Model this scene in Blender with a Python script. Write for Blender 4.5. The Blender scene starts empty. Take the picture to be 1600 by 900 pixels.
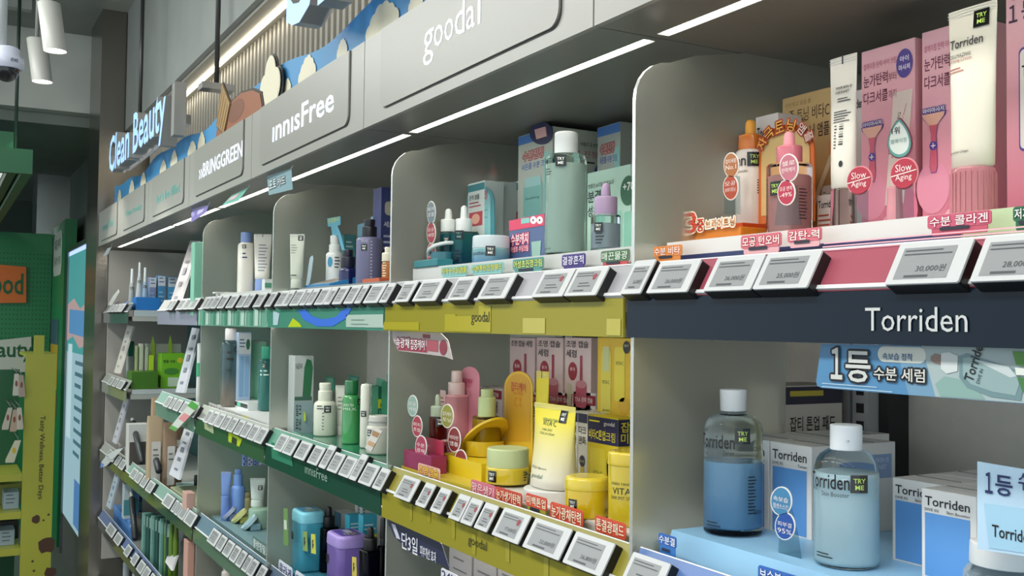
import bpy, math, random
from mathutils import Vector, Matrix
random.seed(7)
C = bpy.context.scene.collection
pi = math.pi
# ------------------------------------------------------------------ camera
F = 1600.0; EYE = 1.45
dY = Vector((-897, -47, F)).normalized()
up = dY.cross(Vector((1, -.012, 0)))
up.normalize()
if up.y < 0: up = -up
Xc = dY.cross(up); Xc.normalize()
if Xc.x < 0: Xc = -Xc
# rows Xc, dY, up: world axes seen in camera coordinates (right, up, forward)
camr = Vector((Xc.x, dY.x, up.x)); camu = Vector((Xc.y, dY.y, up.y)); camf = Vector((Xc.z, dY.z, up.z))
cd = bpy.data.cameras.new('camera'); cam = bpy.data.objects.new('camera', cd); C.objects.link(cam)
cam.matrix_world = Matrix(((camr.x, camu.x, -camf.x, 0), (camr.y, camu.y, -camf.y, 0), (camr.z, camu.z, -camf.z, EYE), (0, 0, 0, 1)))
cd.sensor_width = 36; cd.lens = 36 * F / 1600; cd.clip_start = .02; cd.clip_end = 60
sc = bpy.context.scene; sc.camera = cam
sc.view_settings.view_transform = 'Standard'; sc.view_settings.look = 'None'
sc.view_settings.gamma = 1; sc.view_settings.use_curve_mapping = False
sc.view_settings.exposure = 0.0
# ------------------------------------------------------------------ world and room lights
w = bpy.data.worlds.new('world'); sc.world = w; w.use_nodes = True
w.node_tree.nodes['Background'].inputs[0].default_value = (.82, .93, 1, 1)
w.node_tree.nodes['Background'].inputs[1].default_value = 1.25
def area(name, loc, size, sizey, power, col, rot=(0, 0, 0)):
    l = bpy.data.lights.new(name, 'AREA'); l.shape = 'RECTANGLE'; l.size = size; l.size_y = sizey
    l.energy = power; l.color = col
    o = bpy.data.objects.new(name, l); C.objects.link(o); o.location = loc; o.rotation_euler = rot
    return o
# rows of store ceiling luminaires over the aisle (their housings are above the frame)
area('ceiling_luminaire', (-.55, .4, 2.68), .25, 2.2, 36, (1, .97, .92), (0, math.radians(-24), 0))
area('ceiling_luminaire', (-.55, 3.4, 2.68), .25, 2.6, 40, (.97, 1, .95), (0, math.radians(-24), 0))
area('ceiling_luminaire', (-1.6, 5.5, 2.6), .5, 2.0, 20, (.9, 1, .95), (0, 0, 0))

# ------------------------------------------------------------------ pixel <-> place helpers (plain perspective of the camera above)
def _c(x, y, z):
    v = Vector((x, y, z - EYE)); return v.dot(camr), v.dot(camu), v.dot(camf)
def ray(u, v): return camr * ((u - 800) / F) + camu * ((450 - v) / F) + camf
def atX(u, v, X): r = ray(u, v); t = X / r.x; return Vector((X, t * r.y, EYE + t * r.z))
def atZ(u, v, Z): r = ray(u, v); t = (Z - EYE) / r.z; return Vector((t * r.x, t * r.y, Z))
def atY(u, v, Y): r = ray(u, v); t = Y / r.y; return Vector((t * r.x, Y, EYE + t * r.z))
def Yat(u, X, Z):
    k = (u - 800) / F; a0, _, f0 = _c(X, 0, Z)
    return (k * f0 - a0) / (camr.y - k * camf.y)
def Xat(u, Y, Z):
    k = (u - 800) / F; a0, _, f0 = _c(0, Y, Z)
    return (k * f0 - a0) / (camr.x - k * camf.x)
def Zat(v, X, Y):
    k = (450 - v) / F; _, b0, f0 = _c(X, Y, EYE)
    return EYE + (k * f0 - b0) / (camu.z - k * camf.z)
def S(X, Y, Z=EYE): return _c(X, Y, Z)[2] / F          # metres per photo pixel there

# ------------------------------------------------------------------ materials
def lin(h):
    c = [int(h[i:i + 2], 16) / 255 for i in (0, 2, 4)]
    return tuple(x / 12.92 if x <= .04045 else ((x + .055) / 1.055) ** 2.4 for x in c) + (1,)
_m = {}
def m(h, k='p', e=1.0):
    """k: p paper/card, g glossy plastic, s satin plastic, b brushed metal, G clear glass, L coloured liquid, A thin clear acrylic, F frosted acrylic, E light"""
    key = (h, k, e)
    if key in _m: return _m[key]
    names = dict(k='film', p='card', g='gloss', s='satin', b='metal', G='glass', L='liquid', A='acrylic', F='frosted', E='light', W='plaster', K='paint')
    x = bpy.data.materials.new(names[k] + '_' + h); x.use_nodes = True; nt = x.node_tree; B = nt.nodes['Principled BSDF']
    B.inputs['Base Color'].default_value = lin(h)
    if k == 'p':
        B.inputs['Roughness'].default_value = .5
    elif k == 'g': B.inputs['Roughness'].default_value = .16; B.inputs['Coat Weight'].default_value = .4
    elif k == 'k': B.inputs['Roughness'].default_value = .2; B.inputs['Specular IOR Level'].default_value = .22
    elif k == 's': B.inputs['Roughness'].default_value = .38
    elif k == 'b':
        B.inputs['Metallic'].default_value = .9; B.inputs['Roughness'].default_value = .24
        t = nt.nodes.new('ShaderNodeTexCoord'); mp = nt.nodes.new('ShaderNodeMapping'); n = nt.nodes.new('ShaderNodeTexNoise'); bp = nt.nodes.new('ShaderNodeBump')
        mp.inputs['Scale'].default_value = (3, 3, 160); n.inputs['Scale'].default_value = 4; bp.inputs['Strength'].default_value = .12; bp.inputs['Distance'].default_value = .002
        nt.links.new(t.outputs['Object'], mp.inputs[0]); nt.links.new(mp.outputs[0], n.inputs[0]); nt.links.new(n.outputs[0], bp.inputs['Height']); nt.links.new(bp.outputs[0], B.inputs['Normal'])
    elif k == 'G':
        B.inputs['Transmission Weight'].default_value = 1; B.inputs['Roughness'].default_value = .03; B.inputs['IOR'].default_value = 1.22
    elif k == 'L':
        B.inputs['Transmission Weight'].default_value = .3; B.inputs['Roughness'].default_value = .12; B.inputs['IOR'].default_value = 1.2; B.inputs['Coat Weight'].default_value = .5
    elif k == 'F':
        B.inputs['Transmission Weight'].default_value = .87; B.inputs['Roughness'].default_value = .42; B.inputs['IOR'].default_value = 1.3; B.inputs['Coat Weight'].default_value = .25; B.inputs['Coat Roughness'].default_value = .3
    elif k == 'A':
        nt.nodes.remove(B); o = nt.nodes['Material Output']
        tr = nt.nodes.new('ShaderNodeBsdfTransparent'); gl = nt.nodes.new('ShaderNodeBsdfGlossy'); mx = nt.nodes.new('ShaderNodeMixShader'); fr = nt.nodes.new('ShaderNodeFresnel')
        tr.inputs[0].default_value = lin(h); gl.inputs['Roughness'].default_value = .08; fr.inputs[0].default_value = 1.22
        nt.links.new(fr.outputs[0], mx.inputs[0]); nt.links.new(tr.outputs[0], mx.inputs[1]); nt.links.new(gl.outputs[0], mx.inputs[2]); nt.links.new(mx.outputs[0], o.inputs[0])
    elif k == 'E':
        B.inputs['Base Color'].default_value = (.02, .02, .02, 1); B.inputs['Emission Color'].default_value = lin(h); B.inputs['Emission Strength'].default_value = e
    elif k in 'WK':
        B.inputs['Roughness'].default_value = .75 if k == 'W' else .4
        t = nt.nodes.new('ShaderNodeTexCoord'); n = nt.nodes.new('ShaderNodeTexNoise'); n.inputs['Scale'].default_value = 5 if k == 'W' else 40; n.inputs['Detail'].default_value = 6
        cr = nt.nodes.new('ShaderNodeMix'); cr.data_type = 'RGBA'
        a = lin(h); am = .82 if k == 'W' else .95
        cr.inputs[6].default_value = (a[0] * am, a[1] * am, a[2] * am, 1); cr.inputs[7].default_value = (min(1, a[0] * 1.15), min(1, a[1] * 1.15), min(1, a[2] * 1.15), 1)
        nt.links.new(t.outputs['Object'], n.inputs[0]); nt.links.new(n.outputs[0], cr.inputs[0]); nt.links.new(cr.outputs[2], B.inputs['Base Color'])
    _m[key] = x; return x
def grad(h0, h1, z0, z1, k='s', noise=0):
    """printed colour fade between two heights of the object's own surface"""
    key = ('grad', h0, h1, round(z0, 4), round(z1, 4), k)
    if key in _m: return _m[key]
    x = m(h0, k).copy(); x.name = 'fade_' + h0 + '_' + h1; nt = x.node_tree; B = nt.nodes['Principled BSDF']
    t = nt.nodes.new('ShaderNodeTexCoord'); sp = nt.nodes.new('ShaderNodeSeparateXYZ'); mr = nt.nodes.new('ShaderNodeMapRange'); mx = nt.nodes.new('ShaderNodeMix'); mx.data_type = 'RGBA'
    nt.links.new(t.outputs['Object'], sp.inputs[0]); nt.links.new(sp.outputs[2], mr.inputs[0])
    mr.inputs[1].default_value = z0; mr.inputs[2].default_value = z1
    mx.inputs[6].default_value = lin(h0); mx.inputs[7].default_value = lin(h1)
    nt.links.new(mr.outputs[0], mx.inputs[0]); nt.links.new(mx.outputs[2], B.inputs['Base Color'])
    _m[key] = x; return x
WH = m('e9e9e6', 's'); BK = m('101112', 's'); INK = m('15161a'); GRY = m('8c8f90', 's')

# ------------------------------------------------------------------ text
_t = {}
def glyphs(s, bold=0, ext=0):
    key = (s, bold, ext)
    if key in _t: return _t[key]
    c = bpy.data.curves.new('t', 'FONT'); c.body = s; c.resolution_u = 2; c.offset = bold * .012 if bold < 2 else .018; c.extrude = ext
    o = bpy.data.objects.new('t', c)
    me = bpy.data.meshes.new_from_object(o)
    vs = [tuple(v.co) for v in me.vertices]; fs = [tuple(p.vertices) for p in me.polygons]
    bpy.data.objects.remove(o); bpy.data.meshes.remove(me); bpy.data.curves.remove(c)
    x0 = min(v[0] for v in vs); x1 = max(v[0] for v in vs); y0 = min(v[1] for v in vs); y1 = max(v[1] for v in vs)
    W = (x1 - x0) or 1; H = (y1 - y0) or 1
    vs = [((v[0] - x0) / W, (v[1] - y0) / H, v[2]) for v in vs]
    _t[key] = (vs, fs, W / H); return _t[key]

# ------------------------------------------------------------------ surface frames to print on
class Fr:
    """flat frame: o origin, r right, u up; normal r x u"""
    def __init__(s, o, r, u): s.o = Vector(o); s.r = Vector(r).normalized(); s.u = Vector(u).normalized(); s.n = s.r.cross(s.u); s.R = 0
    def pt(s, x, y, e=0): return s.o + s.r * x + s.u * y + s.n * e
class Cy:
    """frame wrapped round an upright body; ph measured from the aisle-facing front towards the near side"""
    def __init__(s, o, R, ph, Ry=None): s.o = Vector(o); s.R = R; s.ph = ph; s.Rx = Ry or R
    def pt(s, x, y, e=0):
        a = s.ph + x / s.R
        return s.o + Vector((-math.cos(a) * (s.Rx + e), -math.sin(a) * (s.R + e), y))
def front(X, Y, Z): return Fr((X, Y, Z), (0, -1, 0), (0, 0, 1))        # faces the aisle
def side(X, Y, Z): return Fr((X, Y, Z), (1, 0, 0), (0, 0, 1))           # faces the near end

class MB:
    def __init__(s): s.v = []; s.f = []; s.mt = []; s.fm = []; s.sm = []
    def add(s, vs, fs, mat, sm=False):
        b = len(s.v); s.v += [tuple(v) for v in vs]
        if mat not in s.mt: s.mt.append(mat)
        k = s.mt.index(mat)
        for f in fs: s.f.append(tuple(b + i for i in f)); s.fm.append(k); s.sm.append(sm)
        return s
    def box(s, x0, x1, y0, y1, z0, z1, mat, tilt=0):
        p = [(x, y, z) for z in (z0, z1) for y in (y0, y1) for x in (x0, x1)]
        if tilt: p = [(x + tilt * (z - z0), y, z) for x, y, z in p]
        return s.add(p, [(0, 2, 3, 1), (4, 5, 7, 6), (0, 1, 5, 4), (2, 6, 7, 3), (0, 4, 6, 2), (1, 3, 7, 5)], mat)
    def rbox(s, x0, x1, y0, y1, z0, z1, mat, r=.003):
        cx, cy, a, b = (x0 + x1) / 2, (y0 + y1) / 2, (x1 - x0) / 2, (y1 - y0) / 2
        pts = []
        for qx, qy, a0 in ((1, 1, 0), (-1, 1, 90), (-1, -1, 180), (1, -1, 270)):
            for k in range(4):
                t = math.radians(a0 + k * 30); pts.append((cx + qx * (a - r) + r * math.cos(t), cy + qy * (b - r) + r * math.sin(t)))
        n = len(pts); rr = min(r, (z1 - z0) / 3)
        def ring(z, ins): return [(cx + (p[0] - cx) * (1 - ins / a), cy + (p[1] - cy) * (1 - ins / b), z) for p in pts]
        rings = [ring(z0, rr * .6), ring(z0 + rr * .5, 0), ring(z1 - rr * .5, 0), ring(z1, rr * .6)]
        V = [p for R_ in rings for p in R_]; fs = []
        for k in range(3):
            for i in range(n): fs.append((k * n + i, k * n + (i + 1) % n, (k + 1) * n + (i + 1) % n, (k + 1) * n + i))
        fs.append(tuple(range(n))[::-1]); fs.append(tuple(3 * n + i for i in range(n)))
        return s.add(V, fs, mat)
    def poly(s, fr, pts, mat, e=.0003, th=0):
        n = len(pts); V = [fr.pt(x, y, e) for x, y in pts]
        if not th: return s.add(V, [tuple(range(n))], mat)
        V += [fr.pt(x, y, e - th) for x, y in pts]
        return s.add(V, [tuple(range(n)), tuple(range(2 * n - 1, n - 1, -1))] + [(i, i + n, (i + 1) % n + n, (i + 1) % n) for i in range(n)], mat)
    def rect(s, fr, x, y, w, h, mat, e=.0003, n=None, th=0):
        if fr.R and n is None: n = max(2, int(abs(w) / fr.R / .25))
        n = n or 1
        if th: return s.poly(fr, [(x, y), (x + w, y), (x + w, y + h), (x, y + h)], mat, e, th)
        V = [fr.pt(x + w * i / n, yy, e) for i in range(n + 1) for yy in (y, y + h)]
        return s.add(V, [(2 * i, 2 * i + 2, 2 * i + 3, 2 * i + 1) for i in range(n)], mat)
    def disc(s, fr, x, y, rx, ry, mat, e=.0003, th=0, n=20):
        return s.poly(fr, [(x + rx * math.cos(2 * pi * i / n), y + ry * math.sin(2 * pi * i / n)) for i in range(n)], mat, e, th)
    def rr(s, fr, x, y, w, h, r, mat, e=.0003, th=0):
        P = []
        for cx, cy, a0 in ((x + w - r, y + h - r, 0), (x + r, y + h - r, 90), (x + r, y + r, 180), (x + w - r, y + r, 270)):
            for k in range(5): t = math.radians(a0 + k * 22.5); P.append((cx + r * math.cos(t), cy + r * math.sin(t)))
        return s.poly(fr, P, mat, e, th)
    def text(s, fr, st, x, y, w, h, mat, e=.0006, bold=0, ol=None, ow=.08, rot=0, ext=0):
        """text fitted into the box x, y, w, h; w None keeps its own width; ol = outline colour"""
        vs, fs, asp = glyphs(st, bold, ext)
        if w is None: w = h * asp
        if ol:
            d = ow * h
            for k in range(8):
                a = k * pi / 4; s.text(fr, st, x + d * math.cos(a), y + d * math.sin(a), w, h, ol, e - .00004 * (k % 3 + 1), bold, None, 0, rot)
        V = []
        for a, b, z in vs:
            px, py = a * w, b * h
            if rot: px, py = px * math.cos(rot) - py * math.sin(rot), px * math.sin(rot) + py * math.cos(rot)
            V.append(fr.pt(x + px, y + py, e + (z * w if ext else 0)))
        return s.add(V, fs, mat)
    def lines(s, fr, x, y, w, n, pitch, mat, t=.35, e=.0005):
        for k in range(n):
            ww = w * (1 - .35 * ((k * 7 + 3) % 5) / 5); s.rect(fr, x, y - k * pitch, ww, pitch * t, mat, e)
        return s
    def tryme(s, fr, x, y, q, col='e8ece0'):
        s.rect(fr, x, y, q, q, m('0d0f0e', 'g'), .0005)
        s.text(fr, 'TRY', x + q * .16, y + q * .55, q * .68, q * .26, m(col), .0008, 1)
        s.text(fr, 'ME', x + q * .25, y + q * .18, q * .5, q * .26, m(col), .0008, 1); return s
    def loft(s, cx, cy, rings, mat, N=28, cap=True, sm=True, rot=0):
        """rings (z, a[, b[, n]]): a half size along the shelf, b half depth, n squareness"""
        V = []
        for rg in rings:
            z, a = rg[0], rg[1]; b = rg[2] if len(rg) > 2 and rg[2] is not None else a; n = rg[3] if len(rg) > 3 else 2
            for i in range(N):
                t = 2 * pi * i / N; c, q = math.cos(t), math.sin(t)
                x = b * math.copysign(abs(c) ** (2 / n), c); y = a * math.copysign(abs(q) ** (2 / n), q)
                if rot: x, y = x * math.cos(rot) - y * math.sin(rot), x * math.sin(rot) + y * math.cos(rot)
                V.append((cx + x, cy + y, z))
        fs = []
        for k in range(len(rings) - 1):
            for i in range(N): fs.append((k * N + i, k * N + (i + 1) % N, (k + 1) * N + (i + 1) % N, (k + 1) * N + i))
        s.add(V, fs, mat, sm)
        if cap:
            s.add(V[:N], [tuple(range(N))[::-1]], mat); s.add(V[-N:], [tuple(range(N))], mat)
        return s
    def tube(s, pts, r, mat, N=8):
        pts = [Vector(p) for p in pts]; V = []
        for i, p in enumerate(pts):
            d = (pts[min(i + 1, len(pts) - 1)] - pts[max(i - 1, 0)]).normalized()
            a = d.orthogonal().normalized() if i == 0 else (a - d * a.dot(d)).normalized()
            b = d.cross(a)
            for k in range(N): t = 2 * pi * k / N; V.append(p + (a * math.cos(t) + b * math.sin(t)) * r)
        fs = [(i * N + k, i * N + (k + 1) % N, (i + 1) * N + (k + 1) % N, (i + 1) * N + k) for i in range(len(pts) - 1) for k in range(N)]
        fs += [tuple(range(N))[::-1], tuple((len(pts) - 1) * N + k for k in range(N))]
        return s.add(V, fs, mat, True)
    def build(s, name, parent=None):
        me = bpy.data.meshes.new(name); off = Vector((0, 0, 0)); q = parent
        if q is not None:
            while q is not None: off += q.location; q = q.parent
        elif s.v:
            xs, ys, zs = zip(*s.v); off = Vector(((min(xs) + max(xs)) / 2, (min(ys) + max(ys)) / 2, min(zs)))
        me.from_pydata([(v[0] - off.x, v[1] - off.y, v[2] - off.z) for v in s.v], [], s.f)
        for x in s.mt: me.materials.append(x)
        me.polygons.foreach_set('material_index', s.fm); me.polygons.foreach_set('use_smooth', s.sm); me.update()
        o = bpy.data.objects.new(name, me); C.objects.link(o)
        if parent: o.parent = parent
        else: o.location = off
        return o
def tag(o, label=None, cat=None, group=None, kind=None):
    for k, v in (('label', label), ('category', cat), ('group', group), ('kind', kind)):
        if v: o[k] = v
    return o
def thing(name, label, cat, loc, group=None):
    o = bpy.data.objects.new(name, None); o.empty_display_size = .02; C.objects.link(o); o.location = loc
    return tag(o, label, cat, group)
def struct(name, mb): return tag(mb.build(name), kind='structure')

# ================================================================== THE SETTING
BY = [.979, 1.72, 2.47, 3.235]                     # positions of the four upright partitions
FJ = [.24, .985, 1.724, 2.48, 3.19, 3.886, 4.547, 5.2]   # joints of the canopy
ZC = 1.7985                                        # underside of the canopy
struct('floor', MB().box(-4, 3, -2.5, 11, -.05, 0, m('6f706c', 'K')))
struct('ceiling', MB().box(-4, 3, -2.5, 11, 2.98, 3.05, m('969994', 'W')))
struct('wall_right', MB().box(1.16, 1.24, -1, 5.3, 0, 2.98, m('bdb9b0', 'K')))
struct('wall_back', MB().box(-4, 3, 10, 10.1, 0, 2.98, m('4a5a50', 'W')))
# plaster bulkhead over the shelving and the beam across the aisle
struct('trim_1', MB().box(.78, 1.16, -1, 5.32, 2.385, 2.98, m('8b8f8b', 'W')))
struct('trim_2', MB().box(-3, .82, 5.9, 6.6, 2.56, 2.98, m('d0d2cb', 'W')).box(-3, .82, 6.0, 10, 2.50, 2.56, m('7c857e', 'W')))
cw = MB(); y = -.5; V = []
while y < 5.25: V += [(.885, y), (.885, y + .020), (.912, y + .024), (.912, y + .040)]; y += .045
n = len(V); P = [(a, b, 1.9) for a, b in V] + [(a, b, 2.40) for a, b in V]
cw.add(P, [(i, i + 1, n + i + 1, n + i) for i in range(n - 1)], m('86837a', 's'))
cw.box(.93, .95, -.5, 5.3, 1.9, 2.4, m('6f6c62', 's'))
struct('wall_corrugated', cw)
# steel clad column at the far end
struct('column', MB().box(.665, 1.2, 5.34, 5.75, 0, 2.98, m('8a857d', 'b')))
struct('wall_far_right', MB().box(.82, 1.2, 5.75, 9.9, 0, 2.98, m('5d6a62', 'W')))
# warm line light in the cove above the corrugated wall
cv = thing('cove_light', 'long warm white line light along the top of the corrugated wall', 'light', (.83, 2.4, 2.37))
MB().box(.80, .90, -.5, 5.3, 2.372, 2.384, m('8b8a80', 's')).build('housing', cv)
MB().box(.846, .858, -.5, 5.28, 2.364, 2.372, m('fff2d6', 'E', 9)).build('diffuser', cv)

# canopy: soffit, fascia and sign plates
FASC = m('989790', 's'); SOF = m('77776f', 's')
names = ['unlettered near section', 'section lettered in thin outlined letters', 'section with white capital and small letters', 'section with double arrow lettering', "section with teal quoted lettering", 'section with teal two-word lettering', 'far end section with faded teal lettering']
for k in range(7):
    y0, y1 = FJ[k] + .0015, FJ[k + 1] - .0015
    c = thing('canopy_section', 'pale grey metal shelf canopy, ' + names[k], 'canopy', (.66, (y0 + y1) / 2, ZC), 'canopy sections over the shelves')
    f = MB(); f.box(.656, .664, y0, y1, ZC, 1.957, FASC)
    f.box(.664, .70, y0, y1, 1.949, 1.9565, FASC)
    f.build('fascia', c)
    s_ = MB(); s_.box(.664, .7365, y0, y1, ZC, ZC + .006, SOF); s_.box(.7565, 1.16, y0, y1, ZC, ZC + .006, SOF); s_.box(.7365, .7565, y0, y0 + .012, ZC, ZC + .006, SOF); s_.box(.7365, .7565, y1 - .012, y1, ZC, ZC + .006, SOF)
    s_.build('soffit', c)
    # sign plate: open at the top, rounded at its lower corners
    a, b = y0 + .07, y1 - (.085 if k else .085)
    fr = front(.656, b, ZC + .02); W_ = b - a; H_ = 1.956 - ZC - .02; r = .022; P = [(0, H_)]
    for t in range(6): q = pi + t * pi / 10; P.append((r + r * math.cos(q), r + r * math.sin(q)))
    for t in range(6): q = 1.5 * pi + t * pi / 10; P.append((W_ - r + r * math.cos(q), r + r * math.sin(q)))
    P.append((W_, H_))
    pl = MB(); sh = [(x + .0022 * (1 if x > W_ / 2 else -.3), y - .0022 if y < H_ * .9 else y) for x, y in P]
    pl.poly(fr, sh, m('3c3b38', 's'), .0012, .001); pl.poly(fr, P, m('92918a', 's'), .004, .0035)  # dark offset backing paints the shadow line below and right of the plate
    PL = m('e2f0ff', 'E', 1.5); TE = m('4fb3a8', 'p'); FP = Fr(fr.pt(0, 0, .0071), (0, -1, 0), (0, 0, 1))
    def U(u0, vb, vt, u1, st, mat, bold, e=.0008):
        p = atX(u0, vb, .652); q = atX(u0, vt, .652); y_ = Yat(u1, .652, p.z)
        pl.text(front(.652, p.y, p.z), st, 0, 0, p.y - y_, q.z - p.z, mat, e, bold)
    if k == 1:
        for st, u0, u1, lo, hi in (('g', 661.5, 677.5, 1.851, 1.906), ('o', 678.5, 692.5, 1.872, 1.905), ('o', 695, 708.5, 1.872, 1.905), ('d', 711, 726.5, 1.872, 1.924), ('a', 729, 742.5, 1.872, 1.905), ('l', 747, 751, 1.872, 1.924)):
            ya, yb = Yat(u0, .652, lo), Yat(u1, .652, lo); pl.text(front(.652, ya, lo), st, 0, 0, ya - yb, hi - lo, m('f2f8ff', 'E', 1.25), .0008, 0)
    if k == 2: U(426, 223, 189, 522, 'ınnısFree', PL, 1)
    if k == 3: U(311, 281, 259, 379, '››BRINGGREEN', PL, 1)
    if k == 4: U(245, 318, 304, 281, "let's be fillin!", TE, 0)
    if k == 5: U(196, 342, 330, 221, 'Clean beauty', TE, 0)
    if k == 6: U(160, 362, 349, 178, 'natural "free"', TE, 0)
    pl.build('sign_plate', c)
    l = thing('line_light', 'recessed white LED line light in the canopy, number %s from the near end' % ['first', 'second', 'third', 'fourth', 'fifth', 'sixth', 'seventh'][k], 'light', (.7465, (y0 + y1) / 2, ZC + .004), 'LED lines under the canopy')
    l['label'] = 'white LED line under the canopy ' + names[k]
    MB().box(.737, .756, y0 + .013, y1 - .013, ZC + .003, ZC + .005, m('fffaf0', 'E', 17)).build('diffuser', l)
    h = MB(); h.box(.7365, .7385, y0 + .012, y1 - .012, ZC, ZC + .012, m('d8d6cf', 's')); h.box(.7545, .7565, y0 + .012, y1 - .012, ZC, ZC + .012, m('d8d6cf', 's')); h.build('housing', l)

# frieze of printed sky above the canopy
fz = thing('sky_frieze', 'blue printed sky board with cream clouds standing above the canopy', 'sign board', (.72, 2.7, 1.957))
f = MB(); pts = []; N = 90; ya, yb = .6, 5.2
for i in range(N + 1):
    t = i / N; yy = yb + (ya - yb) * t; pts.append((yb - yy, .118 + .012 * math.sin(yy * 5.2) + .008 * math.sin(yy * 11)))
fr = front(.722, yb, 1.957); n = len(pts)
f.add([fr.pt(x, 0, e) for e in (0, -.006) for x, _ in pts] + [fr.pt(x, z, e) for e in (0, -.006) for x, z in pts],
      [(i, i + 1, 2 * n + i + 1, 2 * n + i) for i in range(n - 1)] + [(n + i + 1, n + i, 3 * n + i, 3 * n + i + 1) for i in range(n - 1)] + [(2 * n + i, 2 * n + i + 1, 3 * n + i + 1, 3 * n + i) for i in range(n - 1)], m('3f87b8', 'p'))
f.build('sky_board', fz)
CL = m('d6cfb6', 'p')
def cloud(mb, fr, x, y, w, h, seed):
    rr_ = random.Random(seed); P = [(-.40, .05), (-.26, .28), (-.08, .48), (.10, .50), (.27, .30), (.40, .06), (-.2, 0), (0, .12), (.2, 0)]
    for i, (a, c_) in enumerate(P): mb.disc(fr, x + w * a, y + h * c_, w * .17, h * (.30 + .06 * rr_.random()), CL, .0012 + .0001 * i, n=16)
for u, w_, h_, sd in ((650, .05, .03, 1), (597, .13, .075, 1), (535, .05, .035, 2), (480, .10, .065, 3), (449, .05, .03, 4), (300, .10, .04, 7), (315, .08, .05, 6), (272, .10, .07, 8), (255, .10, .045, 9), (224, .10, .06, 10), (206, .11, .06, 11), (187, .09, .05, 12)):
    c_ = MB(); yy = Yat(u, .7215, 2.0); cloud(c_, front(.7215, yy, 2.012), 0, 0, w_ * 1.15, min(h_ * 1.1, .058), sd); c_.build('printed_cloud', fz)
cc = MB(); p = atX(419, 118, .70); fr = front(.705, p.y, p.z - .05)
for i, (dx, dy, a, b) in enumerate(((0, .05, .035, .055), (-.03, .02, .03, .045), (.03, .02, .03, .045), (-.012, -.01, .035, .05), (.02, -.012, .03, .045))):
    cc.disc(fr, dx * 1.6, dy, a * 1.5, b, m('2b2f33'), -.004, .004); cc.disc(fr, dx * 1.6, dy, a * 1.35, b * .92, CL, .001 + .0002 * i, .002)
tag(cc.build('cloud_cutout'), 'thick cream cloud cutout standing above the blue sky board', 'cutout')
mo = thing('mound_cutout', 'brown earth mound cutout with a wooden crate above the canopy', 'cutout', atX(385, 190, .70))
q = MB(); P = [(0, 0), (.02, .05), (.1, .09), (.2, .11), (.3, .115), (.42, .10), (.5, .075), (.52, .04), (.52, 0)]
p = atX(335, 222, .70); fr = front(.70, p.y, 1.96); q.poly(fr, P, m('2a211b'), -.001, .006); q.poly(fr, [(x * .96 + .01, y * .95) for x, y in P], m('8d5435'), .001, .002)
q.disc(fr, .25, .07, .09, .03, m('74452d'), .0015); q.build('mound', mo)
q = MB(); Q = [(.03, .06), (.13, .02), (.2, .10), (.1, .18)]; q.poly(fr, Q, m('2a211b'), .002, .003); q.poly(fr, [(x * .92 + .009, y * .92 + .008) for x, y in Q], m('9c7a48'), .005, .003)
for k in range(4): q.poly(fr, [(.045 + k * .022, .064 - k * .009), (.048 + k * .022, .062 - k * .009), (.115 + k * .02, .16 - k * .02), (.112 + k * .02, .162 - k * .02)], m('5e4526'), .0056)
q.build('crate', mo)

# lit channel letters
LB = m('9cc8ff', 'E', 1.5); LS = m('8d8c88', 's')
def letters(st, label, Y0, Y1, z0, z1, X=.62, depth=.05, cat='sign'):
    t = thing('letter_sign', label, cat, (X, (Y0 + Y1) / 2, z0))
    fr = front(X, Y0, z0); b = MB(); b.text(fr, st, 0, 0, Y0 - Y1, z1 - z0, LB, .001, 2)
    vs, fs, asp = glyphs(st, 2)
    b.build('lit_face', t); g = MB()
    # returns of the letters: the outline swept back
    edge = {}
    for f_ in fs:
        for i in range(len(f_)):
            e = (f_[i], f_[(i + 1) % len(f_)]); edge[e] = 1
    W_, H_ = Y0 - Y1, z1 - z0; V = [fr.pt(a * W_, b_ * H_, 0) for a, b_, _ in vs] + [fr.pt(a * W_, b_ * H_, -depth) for a, b_, _ in vs]; nn = len(vs)
    g.add(V, [(b_, a, a + nn, b_ + nn) for (a, b_) in edge if (b_, a) not in edge], LS); g.build('letter_returns', t)
    return t
t = letters('Clean Beauty', 'hanging Clean Beauty sign of glowing blue white letters', 4.64, 3.40, 2.025, 2.225)
q = MB(); q.box(.672, .70, 3.40, 4.6, 2.09, 2.12, LS); q.box(.635, .672, 3.34, 3.385, 2.04, 2.21, LS); q.build('mounting_rail', t)
q = MB(); q.box(.69, .79, 3.20, 3.26, 2.17, 2.19, LS); q.tube([(.74, 3.23, 2.19), (.74, 3.23, 2.98)], .008, m('2b2c2c', 's')); q.build('hanger_rod', t); MB().tube([(.685, 4.3, 2.12), (.685, 4.3, 2.98)], .008, m('2b2c2c', 's')).build('hanger_rod', t)
letters('Ski', 'cropped sign of large glowing blue white letters over the corrugated wall', 2.09, 1.62, 2.055, 2.30, depth=.05)

# ------------------------------------------------------------------ uprights and partitions
for k, Y in enumerate(BY):
    nm = ['nearest', 'second', 'third', 'farthest'][k]
    pr = MB(); r = .05; X0, X1 = .7105, (.95 if k == 0 else .96)
    P = [(X1, .12), (X0, .12)]
    for t_ in range(7): a = pi - t_ * pi / 12; P.append((X0 + r + r * math.cos(a), 1.768 - r + r * math.sin(a) + .0))
    P += [(.80, 1.782), (.88, ZC - .002), (1.14, ZC - .002), (1.14, 1.50), (X1, 1.47)]
    fr = side(0, Y, 0); pr.poly(fr, P, m('d0d3c8', 'F'), .003, .006)
    tag(pr.build('shelf_partition'), ['nearest frosted translucent shelf divider panel with rounded top corner', 'frosted shelf divider with an orange glow, second from the near end', 'frosted shelf divider beside the dark purple pump bottle bay, third from the near end', 'farthest frosted shelf divider, beside the leaning white brackets'][k], 'divider', 'frosted dividers between the bays')
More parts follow.
